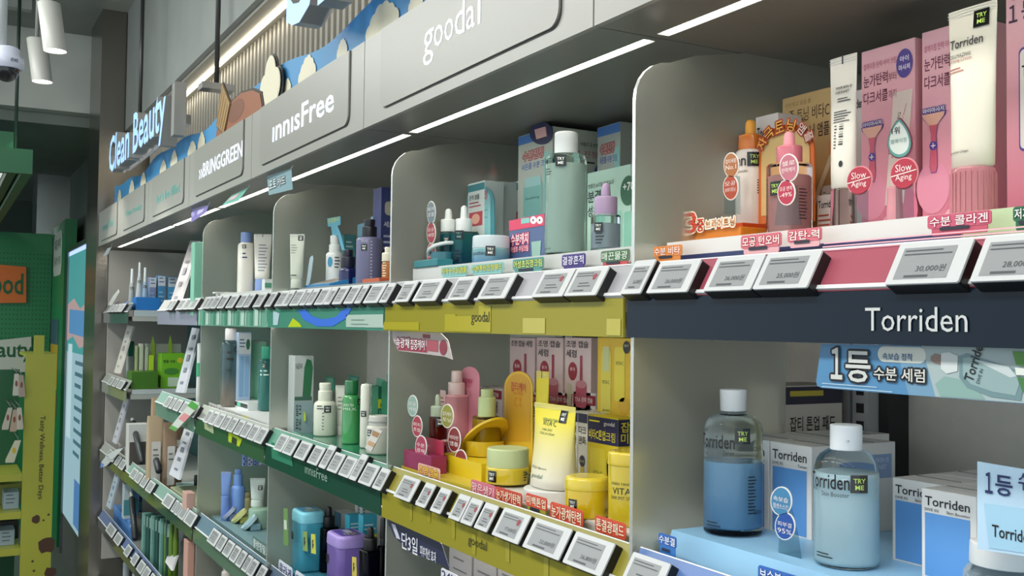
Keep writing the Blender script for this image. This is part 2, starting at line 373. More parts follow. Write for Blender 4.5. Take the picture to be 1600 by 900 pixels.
for k, Y in enumerate([.979, 1.72, 2.47, 3.235]):
    t = thing('slotted_upright', ['slotted steel upright behind the white cartons', 'slotted steel upright at the back of the second divider', 'slotted steel upright at the back of the third divider', 'slotted steel upright at the back of the farthest divider'][k], 'upright', (1.12, Y, .1), 'slotted uprights')
    q = MB(); q.box(1.10, 1.16, Y - .045 + .042, Y - .018 + .042, .1, 1.79, m('9b9d9b', 's')); q.box(1.098, 1.16, Y + .030, Y + .060, .1, 1.79, m('8f9190', 's')); q.box(1.12, 1.16, Y - .020, Y - .004, .1, 1.79, m('1a1b1c', 's')); q.build('post', t)
    if k == 0:
        q = MB(); zz = 1.12
        while zz < 1.5: q.box(1.0985, 1.1, Y + .004, Y + .016, zz, zz + .013, m('161616', 's')); zz += .024
        q.build('slots', t)

# shelves: board, price rail, sign strip
LV = {1: 1.437, 2: 1.106, 3: .775, 4: .452}
def shelf(y0, y1, lv, strip, label, rail='c8c8c2', X0=.70, rk='s', board=True):
    zb = LV[lv]; t = thing('display_shelf', label, 'shelf', (.9, (y0 + y1) / 2, zb))
    q = MB(); q.box(X0 + .02, 1.095, y0, y1, zb + .01, zb + .03, m('a2a49f', 's')); q.build('board', t)
    q = MB(); q.box(X0, X0 + .003, y0, y1, zb, zb + .047, strip if not isinstance(strip, str) else m(strip, 'g')); st = q.build('sign_strip', t)
    q = MB(); fr = Fr((X0 - .001, y1, zb + .047), (0, -1, 0), (.5, 0, .866)); W_ = y1 - y0
    rm = m(rail, rk); q.rect(fr, 0, 0, W_, .047, rm, 0, th=.003)
    q.rect(fr, 0, .0455, W_, .0015, m('e8eaea', 's'), .0006); q.rect(fr, 0, .001, W_, .004, m('d9dcdc', 's'), .003, th=.003)
    q.build('price_rail', t)
    if lv < 4 and y0 < 3.2: q = MB(); q.box(X0 + .024, X0 + .036, y0 + .06, y1 - .06, zb + .004, zb + .0095, m('fffaf0', 'E', 10)); q.build('under_shelf_light', t)
    return t, st
def strip_text(st_, X, s, u0, vb, u1, vt, mat, bold=0, e=.001):
    p = atX(u0, vb, X); q = atX(u0, vt, X); mb = MB(); mb.text(front(X, p.y, p.z), s, 0, 0, p.y - Yat(u1, X, p.z), q.z - p.z, mat, e, bold)
    return mb
g = .004
yT, yG, yI, yB = (.30, BY[0] - g), (BY[0] + g, BY[1] - g), (BY[1] + g, BY[2] - g), (BY[2] + g, BY[3] - g)
NAVY = m('14202c', 'k'); YEL = m('968e2c', 'k'); GRN = m('1f4838', 'k')
t, s1 = shelf(*yT, 1, NAVY, 'near eye-level shelf with a dark navy lettered strip', 'a04c5c')
strip_text(s1, .6995, 'Torriden', 1353, 517, 1513, 481, m('c9cbc9')).build('lettering', s1)
q = MB(); fr = Fr((.699, yT[1], 1.484), (0, -1, 0), (.5, 0, .866))
for k in range(3): q.rect(fr, .28, .044 + k * .004, .30, .0015, m('e0a5b0', 's'), .0007)
q.build('rail_lines', t)
t, _ = shelf(*yT, 2, m('2c4a86', 'g'), 'near lower shelf with a dark blue strip and ribbed blue rail', '5f7fb8')
t, s1 = shelf(*yG, 1, YEL, 'eye-level shelf with a transparent yellow strip lettered near its middle', 'a4a4a8')
strip_text(s1, .6995, 'goodal', 737, 508, 765, 487, m('2b2c10'), 0).build('lettering', s1)
q = MB()
for a, b, c0, c1 in ((600, 655, 503, 515), (695, 712, 491, 515), (712, 748, 494, 503), (748, 767, 478, 515), (817, 852, 497, 515), (948, 970, 498, 515)):
    pa = atX(a, c1, .6995); pz = min(1.48, Zat(c0, .6995, pa.y)); yb_ = Yat(b, .6995, 1.45); q.rect(front(.6995, pa.y, 1.439), 0, 0, pa.y - yb_, max(.008, pz - 1.439), m('b3a82c', 'g'), .0004); q.build('lighter_patch', s1); q = MB()  # reflections on the yellow strip, painted in as lighter rectangles
t, s1 = shelf(*yG, 2, YEL, 'lower shelf with a yellow strip under the yellow creams', '938b34')
strip_text(s1, .6995, 'goodal', 732, 853, 761, 835, m('2b2c10'), 0).build('lettering', s1)
q = MB()
for u in (640, 668, 706, 738, 790, 850): y_ = Yat(u, .6995, 1.13); q.rect(front(.6995, y_, 1.107), 0, .004 + .01 * (u % 3), .012, .03, m('a39a2c', 'g'), .0004); q.build('lighter_patch', s1); q = MB()  # lighter rectangles stand in for reflections on the lower strip
t, s1 = shelf(*yI, 1, m('4f8f7c', 'g'), 'eye-level shelf with a glossy green strip swirled in blue', 'a9aaa6')
q = MB(); X = .6995
def blob(mb, X, pts, mat, e=.0005):
    P = [atX(u, v, X) for u, v in pts]; f0 = front(X, 0, 0); mb.poly(f0, [(-p.y, p.z) for p in P], mat, e)
blob(q, X, [(465, 484), (475, 500), (495, 510), (520, 510), (540, 498), (550, 482), (538, 482), (525, 495), (505, 499), (488, 494), (478, 484)], m('4a78e8', 'g'))
blob(q, X, [(450, 511), (458, 497), (468, 505), (472, 511)], m('c8dc1e', 'g')); blob(q, X, [(427, 485), (437, 490), (434, 508), (427, 508)], m('c4dce6', 'g')); blob(q, X, [(541, 492), (599, 491), (599, 512), (541, 511)], m('bcd0c4', 'g'))
f0 = front(X, Yat(549, X, 1.45), 1.447); q.lines(f0, 0, .008, .09, 2, .008, m('6f8a7c'), .25, .001); q.build('printed_swirl', s1)
t, s1 = shelf(*yI, 2, GRN, 'lower shelf with a dark green strip lettered in grey', '55907a')
strip_text(s1, .6995, 'ınnısFree', 477, 739, 512, 724, m('7e9a8c'), 1).build('lettering', s1)
q = MB(); blob(q, .6995, [(424, 690), (455, 706), (458, 729), (425, 716)], m('3f8a6c', 'g')); q.build('lighter_patch', s1)
shelf(*yI, 3, m('2a3c54', 'g'), 'low shelf with teal and purple tubs in view', '4a5a70')
t, s1 = shelf(*yB, 1, m('7cb09c', 'g'), 'eye-level shelf with a pale green rippled strip', 'a9aaa6')
q = MB()
for i in range(16): q.rect(front(.6995, yB[1] - .02 - i * .045, 1.44), 0, 0, .014 + .01 * (i % 3), .04, m(['a8d0c0', '5e9a86', 'cfe6da'][i % 3], 'g'), .0004)
q.build('printed_ripple', s1)
t, s1 = shelf(*yB, 2, m('3c5a3c', 'g'), 'lower shelf with a leaf green strip and yellow patch', 'aab0a6')
q = MB(); blob(q, .6995, [(357, 675), (379, 686), (374, 698), (357, 690)], m('cde02e', 'g')); blob(q, .6995, [(319, 658), (334, 666), (334, 678), (320, 670)], m('c3c8a0', 'g')); blob(q, .6995, [(363, 682), (371, 686), (370, 696), (362, 692)], m('3c3a26', 'g'), .0008); q.build('printed_leaves', s1)
shelf(*yB, 3, m('5c7c62', 'g'), 'third level shelf with a green strip under the tilted compacts', '5d7886')
shelf(*yB, 4, m('5c7c62', 'g'), 'bottom level shelf in the third bay with small white bottles', '8d9a90')
yC = (BY[3] + .02, 3.9); yD = (3.9, 4.57); yE = (4.57, 5.30)
shelf(*yC, 1, m('9a96ae', 'g'), 'eye-level shelf with a lilac printed strip beside the leaning bracket', 'b4b4b0')
shelf(*yC, 2, m('6f9482', 'g'), 'lower shelf with a grey green strip beside the brown paper pouches', '7ea094')
shelf(yC[0], yC[1], 3, m('3c5c4e', 'g'), 'third level shelf with dark green strip beside the farthest divider', '7a9a8e')
shelf(yD[0] + .002, yD[1] - .002, 3, m('4a6a3e', 'g'), 'third level shelf with olive strip under the brown pouches', '7a9a8e')
shelf(yE[0] + .002, yE[1], 1, m('4a5458', 'g'), 'far end eye-level shelf with mixed dark strip', '5a6268')
shelf(yE[0] + .002, yE[1], 2, m('7e8878', 'g'), 'far end lower shelf with grey strip under the green cartons', '8a8f86')
shelf(yE[0] + .002, yE[1], 3, m('56604c', 'g'), 'far end third level shelf with a sample tester card', '9a9c96')
shelf(yC[0], yC[1], 4, m('4a5c60', 'g'), 'fourth level shelf beside the farthest divider', '7a8a8e')
shelf(yD[0] + .002, yE[1], 4, m('3c4450', 'g'), 'fourth level shelf at the far end under the blue cartons', '5a6a90')
for (y0, y1, l) in ((yC[0] + .05, 3.9, 'teal back panel behind the bay beside the farthest divider'), (3.905, 5.3, 'teal back panel behind the far end bays')):
    tag(MB().box(1.10, 1.116, y0, y1, .3, 1.80, m('4c7f7c', 'K')).build('teal_wall_panel'), l, 'wall panel')
tag(MB().box(.72, 1.12, 5.302, 5.325, .3, 1.79, m('b0aca4', 's')).build('end_panel'), 'beige grey end panel closing the far end of the shelving', 'panel')

# ------------------------------------------------------------------ electronic price tags
ORD = ['first', 'second', 'third', 'fourth', 'fifth', 'sixth', 'seventh', 'eighth', 'ninth', 'tenth', 'eleventh', 'twelfth', 'thirteenth', 'fourteenth', 'fifteenth', 'sixteenth', 'seventeenth']
SCR = m('8e9192', 's'); TXT = m('4a4c50'); BEZ = m('c6c8c8', 's')
def price_tags(lv, pairs, where, prices=None, h=.041, X0=.690):
    z0 = LV[lv] + .049
    for i, pr in enumerate(sorted(pairs, reverse=True)):
        u0, u1 = pr[0], pr[1]; ya, yb = Yat(u0, X0, z0), Yat(u1, X0, z0); W_ = ya - yb; hh = h * (pr[2] if len(pr) > 2 else 1)
        fr = Fr((X0 - .003, ya, z0), (0, -1, 0), (.5, 0, .866)); por = W_ < hh
        t = thing('price_tag', '%s price tag, %s from near end, %s' % ('upright' if por else 'wide', ORD[i], where), 'price tag', (X0, (ya + yb) / 2, z0), 'electronic price tags on the ' + where)
        q = MB(); q.rr(fr, 0, 0, W_, hh, .002, BK, .0, .013); q.build('housing', t)
        q = MB(); q.rr(fr, .0003, .0003, W_ - .0006, hh - .0006, .002, BEZ, .002, .002); q.build('bezel', t)
        if ya > 3.3 and lv > 1 or ya > 4:
            MB().rect(fr, W_ * .14, hh * .12, W_ * .72, hh * .74, SCR, .0023).build('screen', t); continue
        q = MB(); sx, sy, sw, sh = (W_ * .1, hh * .12, W_ * .72, hh * .74) if not por else (W_ * .14, hh * .14, W_ * .72, hh * .66)
        q.rect(fr, sx, sy, sw, sh, SCR, .0023); q.lines(fr, sx + sw * .05, sy + sh * .88, sw * .9, 2, sh * .12, TXT, .3, .0026)
        if ya < 1.75:
            pc = (prices or {}).get(i)
            if pc: q.text(fr, pc, sx + sw * .38, sy + sh * .2, sw * .55, sh * .22, TXT, .0027)
            else: q.lines(fr, sx + sw * .3, sy + sh * .4, sw * .55, 2, sh * .14, TXT, .35, .0026)
            q.rect(fr, sx + sw * .2, sy + sh * .04, sw * .45, sh * .07, TXT, .0026)
            if lv == 2 and i > 1 or (lv == 1 and 850 < u0 < 900) or (lv == 1 and 830 < u0 < 850): q.disc(fr, sx + sw * .86, sy + sh * .72, sh * .13, sh * .15, m('8e2f3c'), .0027)
        else: q.lines(fr, sx + sw * .15, sy + sh * .5, sw * .6, 2, sh * .2, TXT, .18, .0026)
        q.build('screen', t)
price_tags(1, [(973, 1005, 1.12), (1014, 1078), (1103, 1178), (1180.5, 1266), (1387, 1503), (1520, 1645)], 'eye-level rail of the nearest bay', {1: '30,000원', 2: '25,000원', 3: '26,000원', 4: '26,000원', 5: '26,000원', 0: '28,000원'})
price_tags(2, [(972, 1030)], 'lower rail of the nearest bay')
price_tags(1, [(619, 640), (647, 683), (702, 733), (749, 792), (834, 883), (885, 935)], 'eye-level rail above the yellow strip')
price_tags(2, [(609, 611), (618, 643), (652, 667), (675, 691), (704, 721), (722.5, 740), (744, 764), (772, 813, 1.04), (820, 877, 1.04), (883, 943, 1.04)][1:], 'lower rail above the yellow strip', {0: '26,800원', 1: '22,000원', 2: '17,600원'})
price_tags(1, [(431, 443), (443.5, 451), (454, 468), (470, 478), (480, 489), (493, 507), (508, 517), (521, 535), (539, 553), (556, 565), (570, 592), (595, 606)], 'eye-level rail with the blue swirled strip')
price_tags(2, [(429, 442), (443, 457), (461, 477), (482, 497), (500, 510, 1.25), (513, 528), (531, 547), (548, 558, 1.3), (562, 581), (584, 597)], 'lower rail above the dark green strip')
price_tags(3, [(352 + 75, 438), (440, 450), (452, 464)], 'low rail under the teal tub')
price_tags(1, [(317, 322), (322.5, 329), (330.5, 338), (340.5, 350), (354, 365), (370, 380), (382, 390), (397, 408), (415, 424)], 'eye-level rail above the pale green strip')
price_tags(2, [(319, 326), (327, 335), (336, 344.5), (346, 354), (355.5, 364), (366, 375), (376.5, 386), (387.5, 397.5), (398.5, 410)], 'lower rail above the leaf green strip')
price_tags(3, [(325, 337), (338.5, 346.5), (348.5, 358), (359.5, 368), (369.5, 377), (379, 386), (387, 395), (399, 408)], 'third level rail under the compacts')
price_tags(1, [(260, 265), (266, 270), (276, 286), (287, 295), (296, 305)], 'eye-level rail above the lilac strip')
price_tags(2, [(256, 263), (264.5, 269.5), (271, 279), (281, 289), (298, 304)], 'lower rail beside the brown pouches')
price_tags(3, [(254, 266), (268, 272.5), (273.5, 278), (279, 287), (288, 300)], 'third level rail beside the farthest divider')
price_tags(3, [(203, 210), (211, 217.5), (219, 226), (228, 236)], 'third level rail under the brown pouches')
price_tags(1, [(168, 173), (174.5, 178.5), (180, 184), (185, 191)], 'far end eye-level rail')
price_tags(2, [(168, 174), (175.5, 180.5), (182, 190)], 'far end lower rail')
price_tags(3, [(166, 171), (172, 177), (179, 184), (185.5, 192)], 'far end third level rail')
price_tags(4, [(166, 176), (178, 186), (194, 200), (205, 211), (214, 221), (222, 229), (231, 238)], 'fourth level rail under the blue cartons')

# ------------------------------------------------------------------ display risers
def riser(label, y0, y1, X0, X1, z0, z1, mat, slant=0, band=None):
    q = MB(); q.add([(X0, y0, z0), (X0, y1, z0), (X0 + slant, y1, z1), (X0 + slant, y0, z1), (X1, y0, z0), (X1, y1, z0), (X1, y1, z1), (X1, y0, z1)],
                    [(0, 3, 2, 1), (3, 7, 6, 2), (4, 5, 6, 7), (0, 4, 7, 3), (1, 2, 6, 5), (0, 1, 5, 4)], mat)
    if band:
        h, bm = band; k = h / (z1 - z0); q.add([(X0 - .0006, y0, z0), (X0 - .0006, y1, z0), (X0 + slant * k - .0006, y1, z0 + h), (X0 + slant * k - .0006, y0, z0 + h)], [(0, 3, 2, 1)], bm)
    return tag(q.build('display_riser'), label, 'riser')
Z1 = 1.55
riser('white display step with a navy lower band on the near eye-level shelf', .57, .972, .755, 1.08, 1.4675, Z1, m('e4e0da', 's'), 0, (.066, m('2e3a66', 's')))
riser('pale green display step at the right end of the near eye-level shelf', .31, .568, .755, 1.08, 1.4675, Z1, m('c6dcae', 's'))
ZT2 = 1.21
riser('light blue display step with slanted front under the near bottles', .31, .972, .742, 1.09, 1.1365, ZT2, m('93c4e4', 's'), .023, (.036, m('1f3270', 's')))
riser('white display step on the eye-level shelf above the yellow strip', yG[0] + .003, yG[1] - .003, .752, 1.08, 1.4675, Z1, m('cfd0cc', 's'))
ZG2 = 1.195
riser('white display step under the yellow creams', yG[0] + .003, 1.43, .752, 1.08, 1.1365, ZG2, m('dcdcd8', 's'))
riser('yellow display step under the magenta box and serum ring', 1.432, yG[1] - .003, .735, 1.08, 1.1365, ZG2, m('c4b03c', 's'))
riser('grey display step on the shelf with the blue swirled strip', yI[0] + .003, yI[1] - .003, .752, 1.08, 1.4675, 1.532, m('8f9694', 's'))
ZI1 = 1.532
ZI2 = 1.185
riser('glossy green display step under the green bottle', yI[0] + .003, yI[1] - .003, .752, 1.08, 1.1365, ZI2, m('2f7d62', 'g'))
riser('white display step behind the tags above the pale green strip', yB[0] + .003, yB[1] - .003, .752, 1.08, 1.4675, 1.535, m('d4d5d2', 's'))
ZB2 = 1.192
riser('bright white display step under the tall toner bottle', yB[0] + .003, yB[1] - .003, .745, 1.08, 1.1365, ZB2, m('e6e8e8', 's'))
# ------------------------------------------------------------------ builders for goods
YM = [.972]                                         # far limit of the bay being filled
def clampX(u, X, z=1.4): return min(X, Xat(u, YM[0], z))
def spot(u, z, v=None, X=None):
    if X is not None: X = clampX(u - 10, X, z)
    if X is None: p = atZ(u, v, z); return p.x, p.y
    return X, Yat(u, X, z)
def rings(z0, z1, a0, a1, rb, rt, d=1, n=2):
    R_ = []
    for k in range(4):
        t = k * pi / 6; R_.append((z0 + rb * (1 - math.cos(t)), a0 - rb * (1 - math.sin(t))))
    for k in range(1, 5):
        t = k * pi / 8; R_.append((z1 - rt * (1 - math.sin(t)), a1 - rt * (1 - math.cos(t)))) if False else None
    for k in range(5):
        t = k * pi / 8; R_.append((z1 - rt + rt * math.sin(t), a1 - rt * (1 - math.cos(t))))
    return [(z, a, a * d, n) for z, a in R_]
class It:
    """something upright on a shelf, laid out from its centre"""
    def __init__(s, name, label, cat, u, z, v=None, X=None, group=None):
        s.X, s.Y = spot(u, z, v, X); s.z = z; s.u = u; s.s = S(s.X, s.Y, z)
        s.t = thing(name, label, cat, (s.X, s.Y, z), group); s.az = math.atan2(s.Y, s.X); s.last = None
    def Z(s, v): return s.z if v is None else Zat(v, s.X, s.Y)
    def seg(s, part, mat, v0, v1, w0, w1=None, rb=2, rt=2, d=1, n=2, du=0, z0=None, parent=None, rot=0):
        w1 = w1 or w0; k = s.s; q = MB(); oy = -du * k
        q.loft(s.X, s.Y + oy, rings(z0 if z0 is not None else s.Z(v0), s.Z(v1), w0 * k / 2, w1 * k / 2, rb * k, rt * k, d, n), mat, rot=rot)
        s.R = w0 * k / 2; s.o = q.build(part, parent or s.t); return s.o
    def cy(s, R=None, e=.0004): return Cy((s.X, s.Y, 0), (R or s.R) + e, 0)
    def ang(s, du, R): return s.az + math.asin(max(-.98, min(.98, du * s.s / R)))
    def sticker(s, mb, du, v, px, R=None, col=None):
        R = R or s.R; a = s.ang(du, R); f = s.cy(R); q = px * s.s; f.ph = a; mb.tryme(f, -q / 2, s.Z(v) - q / 2, q, 'b4d064' if YM[0] < 1 else 'e8ece0')
    def txt(s, mb, st, d0, d1, vb, vt, mat=INK, bold=0, R=None):
        R = R or s.R; a0, a1 = s.ang(d0, R), s.ang(d1, R); f = s.cy(R); f.ph = a0; mb.text(f, st, 0, s.Z(vb), (a1 - a0) * R, s.Z(vt) - s.Z(vb), mat, .0004, bold)
    def wlines(s, mb, d0, d1, v, n, pitch, mat=INK, R=None):
        R = R or s.R; a0, a1 = s.ang(d0, R), s.ang(d1, R); f = s.cy(R); f.ph = a0; mb.lines(f, 0, s.Z(v), (a1 - a0) * R, n, pitch * s.s, mat)
class TF:
    """print frame on the front of a squeeze tube"""
    def __init__(s, X, Y, z0, z1, a0, b0, a1, b1): s.__dict__.update(X=X, Y=Y, z0=z0, z1=z1, a0=a0, b0=b0, a1=a1, b1=b1); s.R = .02
    def pt(s, x, y, e=0):
        t = max(0, min(1, (y - s.z0) / (s.z1 - s.z0))); a = s.a0 + (s.a1 - s.a0) * t; b = s.b0 * (1 - t) ** .9 + .0012
        k = math.sqrt(max(0, 1 - min(1, abs(x) / a) ** 2)); d = -(b * k + e + .0004); return Vector((s.X + d * s.cr + x * s.sr, s.Y + d * s.sr - x * s.cr, y))
def sqtube(name, label, u, X, z, w, vcap, vtop, mat, capmat, wc=None, deco=None, capname='cap', vb=None, group=None, ribs=False, crimp=6, wt=None, mark=None):
    """squeeze tube standing on its cap: vcap = top of cap, vtop = crimped end"""
    i = It(name, label, 'tube', u, z, X=X, group=group); k = i.s
    # width in the photo is the foreshortened width along the shelf
    rot = 0; W_ = abs(Yat(u - w / 2, i.X, i.z + .06) - Yat(u + w / 2, i.X, i.z + .06))
    if YM[0] > 2: rot = i.az * .85; W_ = w * k
    wt_ = W_ * (wt or 1)
    zc, zt = i.Z(vcap), i.Z(vtop); a0 = W_ * .40; b0 = a0 * .66; zr = zt - crimp * k
    R_ = [(zc, a0 * .8, b0 * .8), (zc + .0025, a0, b0)]
    for t in range(1, 9): q = t / 8; R_.append((zc + .0025 + (zr - zc - .0025) * q, a0 + (wt_ / 2 - a0) * q, b0 * (1 - q) ** .9 + .0012))
    R_.append((zt, wt_ / 2, .0011))
    cr, sr = math.cos(rot), math.sin(rot)
    MB().loft(i.X, i.Y, R_, mat, N=36, rot=rot).build('tube_body', i.t)
    q = MB(); f0 = Fr((i.X - .0014 * cr - wt_ / 2 * sr, i.Y - .0014 * sr + wt_ / 2 * cr, zr), (sr, -cr, 0), (0, 0, 1))
    for t in range(3): q.rect(f0, 0, crimp * k * (.2 + .3 * t), wt_, crimp * k * .08, m('b9bab4', 's'), .0002)
    if mark: q.rect(f0, wt_ * .48, crimp * k * .1, .0018, crimp * k * 1.0, m(mark), .0004)
    q.build('crimp', i.t)
    wc_ = (wc or w * .9); ac = abs(Yat(u - wc_ / 2, i.X, i.z) - Yat(u + wc_ / 2, i.X, i.z)) / 2 * .85
    if rot: ac = wc_ * k / 2
    i.ac = ac
    q = MB(); q.loft(i.X, i.Y, rings(i.z, zc + .0005, ac, ac * .97, .001, .002), capmat); i.cap = q.build(capname, i.t)
    if ribs:
        q = MB()
        for t in range(24): a = 2 * pi * t / 24; q.box(i.X - math.cos(a) * ac * 1.0 - .0007, i.X - math.cos(a) * ac * 1.0 + .0007, i.Y + math.sin(a) * ac - .0007, i.Y + math.sin(a) * ac + .0007, i.z + .004, zc - .004, capmat)
        q.build('ribs', i.cap)
    f = TF(i.X, i.Y, zc, zr, a0, b0, wt_ / 2, .0012); f.cr, f.sr = cr, sr; i.a = wt_ / 2; i.f = f
    if deco: q = MB(); deco(q, f, i, a0, wt_ / 2); q.build('print', i.t)
    return i
def carton(name, label, u0, u1, X, z, vt, D, mat, deco=None, group=None, cat='box', top=None, parts=None):
    """carton whose front faces the aisle; u0, u1 its far and near front edges, vt the height of the far top corner"""
    if YM[0] > 2:
        Yc = min(Yat((u0 + u1) / 2, X, z + .04), YM[0] - D - .005); a, b = Xat(u0, Yc, z + .04), Xat(u1, Yc, z + .04); zt = atY(u0, vt, Yc).z
        t = thing(name, label, cat, ((a + b) / 2, Yc + D / 2, z), group); q = MB(); q.rbox(a, b, Yc, Yc + D, z, zt, mat, .0008)
        if top: q.box(a + .001, b - .001, Yc + .001, Yc + D - .001, zt - .0004, zt + .0005, top)
        q.box(a + .002, b - .002, Yc + D * .5, Yc + D * .5 + .0006, zt, zt + .0006, m('5a5a58')); q.build('carton', t)
        if deco:
            q = MB(); deco(q, side(a, Yc, z), b - a, zt - z, front(a, Yc + D, z), D)
            if q.v: q.build('print', t)
        return t, a, Yc + D, Yc, z, zt
    X = clampX(u0 - 2, X, z); Y0, Y1 = Yat(u0, X, z + .04), Yat(u1, X, z + .04); zt = Zat(vt, X, Y0)
    t = thing(name, label, cat, (X + D / 2, (Y0 + Y1) / 2, z), group); q = MB(); q.rbox(X, X + D, Y1, Y0, z, zt, mat, .0008)
    if top: q.box(X + .001, X + D - .001, Y1 + .001, Y0 - .001, zt - .0004, zt + .0005, top)
    # tuck flap seam of the lid
    q.box(X + D * .5, X + D * .5 + .0006, Y1 + .003, Y0 - .003, zt, zt + .0006, m('5a5a58')); q.build('carton', t)
    if deco:
        q = MB(); ff = front(X, Y0, z); fs = side(X, Y1, z); deco(q, ff, Y0 - Y1, zt - z, fs, D)
        if q.v: q.build('print', t)
    return t, X, Y0, Y1, z, zt
def pxpoly(mb, X, pts, mat, e=.0006, th=0):
    P = [atX(u, v, X) for u, v in pts]; mb.poly(front(X, 0, 0), [(-p.y, p.z) for p in P], mat, e, th)
def pxdisc(mb, X, u, v, ru, rv, mat, e=.0006, th=0, sh=0):
    pxpoly(mb, X, [(u + ru * math.cos(2 * pi * i / 20), v - rv * math.sin(2 * pi * i / 20) - sh * ru * math.cos(2 * pi * i / 20)) for i in range(20)], mat, e, th)
def pxt(mb, X, st, u0, vb, u1, vt, mat, bold=0, e=.0008, ol=None, ow=.08):
    """lettering on plane X: u0..u1 wide, at its left end from vb up to vt"""
    p, q = atX(u0, vb, X), atX(u0, vt, X); mb.text(front(X, p.y, p.z), st, 0, 0, p.y - Yat(u1, X, p.z), q.z - p.z, mat, e, bold, ol, ow)
def ovals(label, X, lst, stem=None, name='shelf_talker', group=None):
    """clear hanging stalk with printed ovals; lst (u, v, ru, rv, colour, text)"""
    X = clampX(min(l[0] - l[2] for l in lst) - 2, X); p = atX(lst[-1][0], lst[-1][1], X); t = thing(name, label, 'promo tag', p, group)
    if stem:
        q = MB(); pxpoly(q, X, stem, m('dfe9ea', 'A'), -.001, .0012); q.build('clear_stalk', t)
    for u, v, ru, rv, col, st in lst:
        q = MB(); pxdisc(q, X, u, v, ru, rv, m('e6e4de'), .0004, .001); pxdisc(q, X, u, v, ru * .9, rv * .92, m(col, 's'), .0007)
        if st:
            rows = st.split('/')
            for k, r_ in enumerate(rows):
                h = rv * .34; vb = v + (len(rows) - 1) * h * .75 - (len(rows) - 1 - k) * h * 1.5 + h / 2 if False else v - (len(rows) / 2 - k - 1) * h * 1.4 - h * .2
                pxt(q, X, r_, u - ru * .68, vb, u + ru * .68, vb - h, m('efe6df'), 0, .0011)
        q.build('printed_oval', t)
    return t
def talker(label, u0, vb, u1, vt, st, col, bg, ol=None, X=.735, low=None, lowc=None, bold=1):
    """small promo card standing on the price rail, lettering pops over a coloured card"""
    p = atX((u0 + u1) / 2, vb, X); t = thing('promo_card', label, 'promo card', p, 'promo cards standing on the price rails')
    q = MB(); a = atX(u0 - 1, vb, X); W_ = a.y - Yat(u1 + 1, X, a.z); h = atX(u0 - 1, vt, X).z - a.z; f = front(X, a.y, a.z)
    if low: q.rr(f, W_ * .05, -low * h, W_ * .9, low * h + h * .5, h * .2, m(lowc or bg, 's'), 0, .001); q.build('card', t); q = MB()
    q.rr(f, -h * .08, -h * .08, W_ + h * .16, h * 1.16, h * .25, m(bg, 's'), .0005, .001)
    q.text(f, st, W_ * .03, h * .08, W_ * .94, h * .84, m(col), .0010, bold, m(ol) if ol else None, .07)
    if low and low > .4: q.text(f, '앰플', W_ * .3, -low * h * .8, W_ * .36, low * h * .6, m('2b2c3a'), .0010, 1) if False else q.lines(f, W_ * .2, -low * h * .4, W_ * .6, 1, h * .3, m('2b2c3a'), .9, .0012)
    q.build('lettering', t); return t

# ================================================================== NEAR BAY, EYE LEVEL
Z = Z1
# orange two tier stand
t = thing('product_stand', 'orange stepped stand with raised 3중 브라이트닝 lettering', 'stand', (.86, .9, Z))
Yl, Yr = Yat(1070, .80, Z), Yat(1157, .80, Z); zr = Zat(347, .80, Yr)
q = MB(); q.rbox(.80, .91, Yr, Yl, Z, Z + .016, m('c9741c', 's'), .001); q.build('lower_step', t)
q = MB(); Y2l, Y2r = Yat(1112, .83, Z), Yat(1160, .83, Z); q.rbox(.83, .935, Y2r, Yl - .02, Z + .016, Z + .025, m('b84a1e', 's'), .001); q.build('upper_step', t)
q = MB(); X = .797; pxt(q, X, '3', 1074, 366, 1090, 333, m('c23a22'), 2, .002, m('f2dcc0'), .07); pxt(q, X, '중', 1090, 363, 1102, 343, m('c23a22'), 2, .002, m('f2dcc0'), .09); pxt(q, X, '브라이트닝', 1104, 359, 1150, 344, m('c9782a'), 1, .002, m('f4ead8'), .13); q.build('raised_lettering', t)
i = It('serum_bottle', 'white ampoule bottle with orange collar and yellow dropper bulb', 'bottle', 1172, Z + .025, X=.88)
i.seg('bottle_body', m('e6dcd2', 'g'), None, 235, 46, 46, 3, 6); q = MB(); i.sticker(q, 6, 252, 22); i.txt(q, 'en', -20, -6, 262, 250, INK, 1); i.wlines(q, 10, 20, 285, 6, 4); i.txt(q, 'ampoule', -22, -3, 273, 268); q.build('label_print', i.t)
i.seg('collar', m('d9781e', 'g'), 237, 212, 38, 38, 1, 2); i.seg('dropper_bulb', m('f0a83c', 's'), 213, 187, 17, 16, 1, 8)
ovals('brown and red oval tag stalk before the white ampoule bottle', .825, [(1143, 258, 12, 20, 'a5673c', '잡티세럼/No.1'), (1142, 293, 12, 20, 'a8452c', '모공/브라이트닝')], [(1132, 275), (1154, 275), (1155, 335), (1130, 335)])
i = It('serum_bottle', 'clear faceted ampoule bottle with pink collar and pink bulb', 'bottle', 1233, Z, X=.835)
i.seg('bottle_body', m('f3dfe0', 'G'), None, 256, 62, 62, 3, 6, n=3.2); i.seg('liquid', m('c9a3a0', 'L'), None, 275, 52, 52, 3, 2, z0=Z + .006, n=3); q = MB(); i.R *= 1.2; i.sticker(q, -21, 297, 22); i.wlines(q, 14, 26, 300, 10, 5); q.build('label_print', i.t)
i.seg('collar', m('c9707c', 'g'), 257, 229, 40, 40, 1, 2); i.seg('dropper_bulb', m('e79aa0', 's'), 230, 205, 19, 17, 1, 8)
ovals('pink and crimson oval tag stalk reading -49% before the faceted bottle', .795, [(1233, 262, 15, 22, 'b86a78', '셀로/탄력케어'), (1229, 301, 14, 20, 'b02a44', '모공 면적/-49%')], [(1216, 290), (1244, 290), (1250, 352), (1209, 352)])
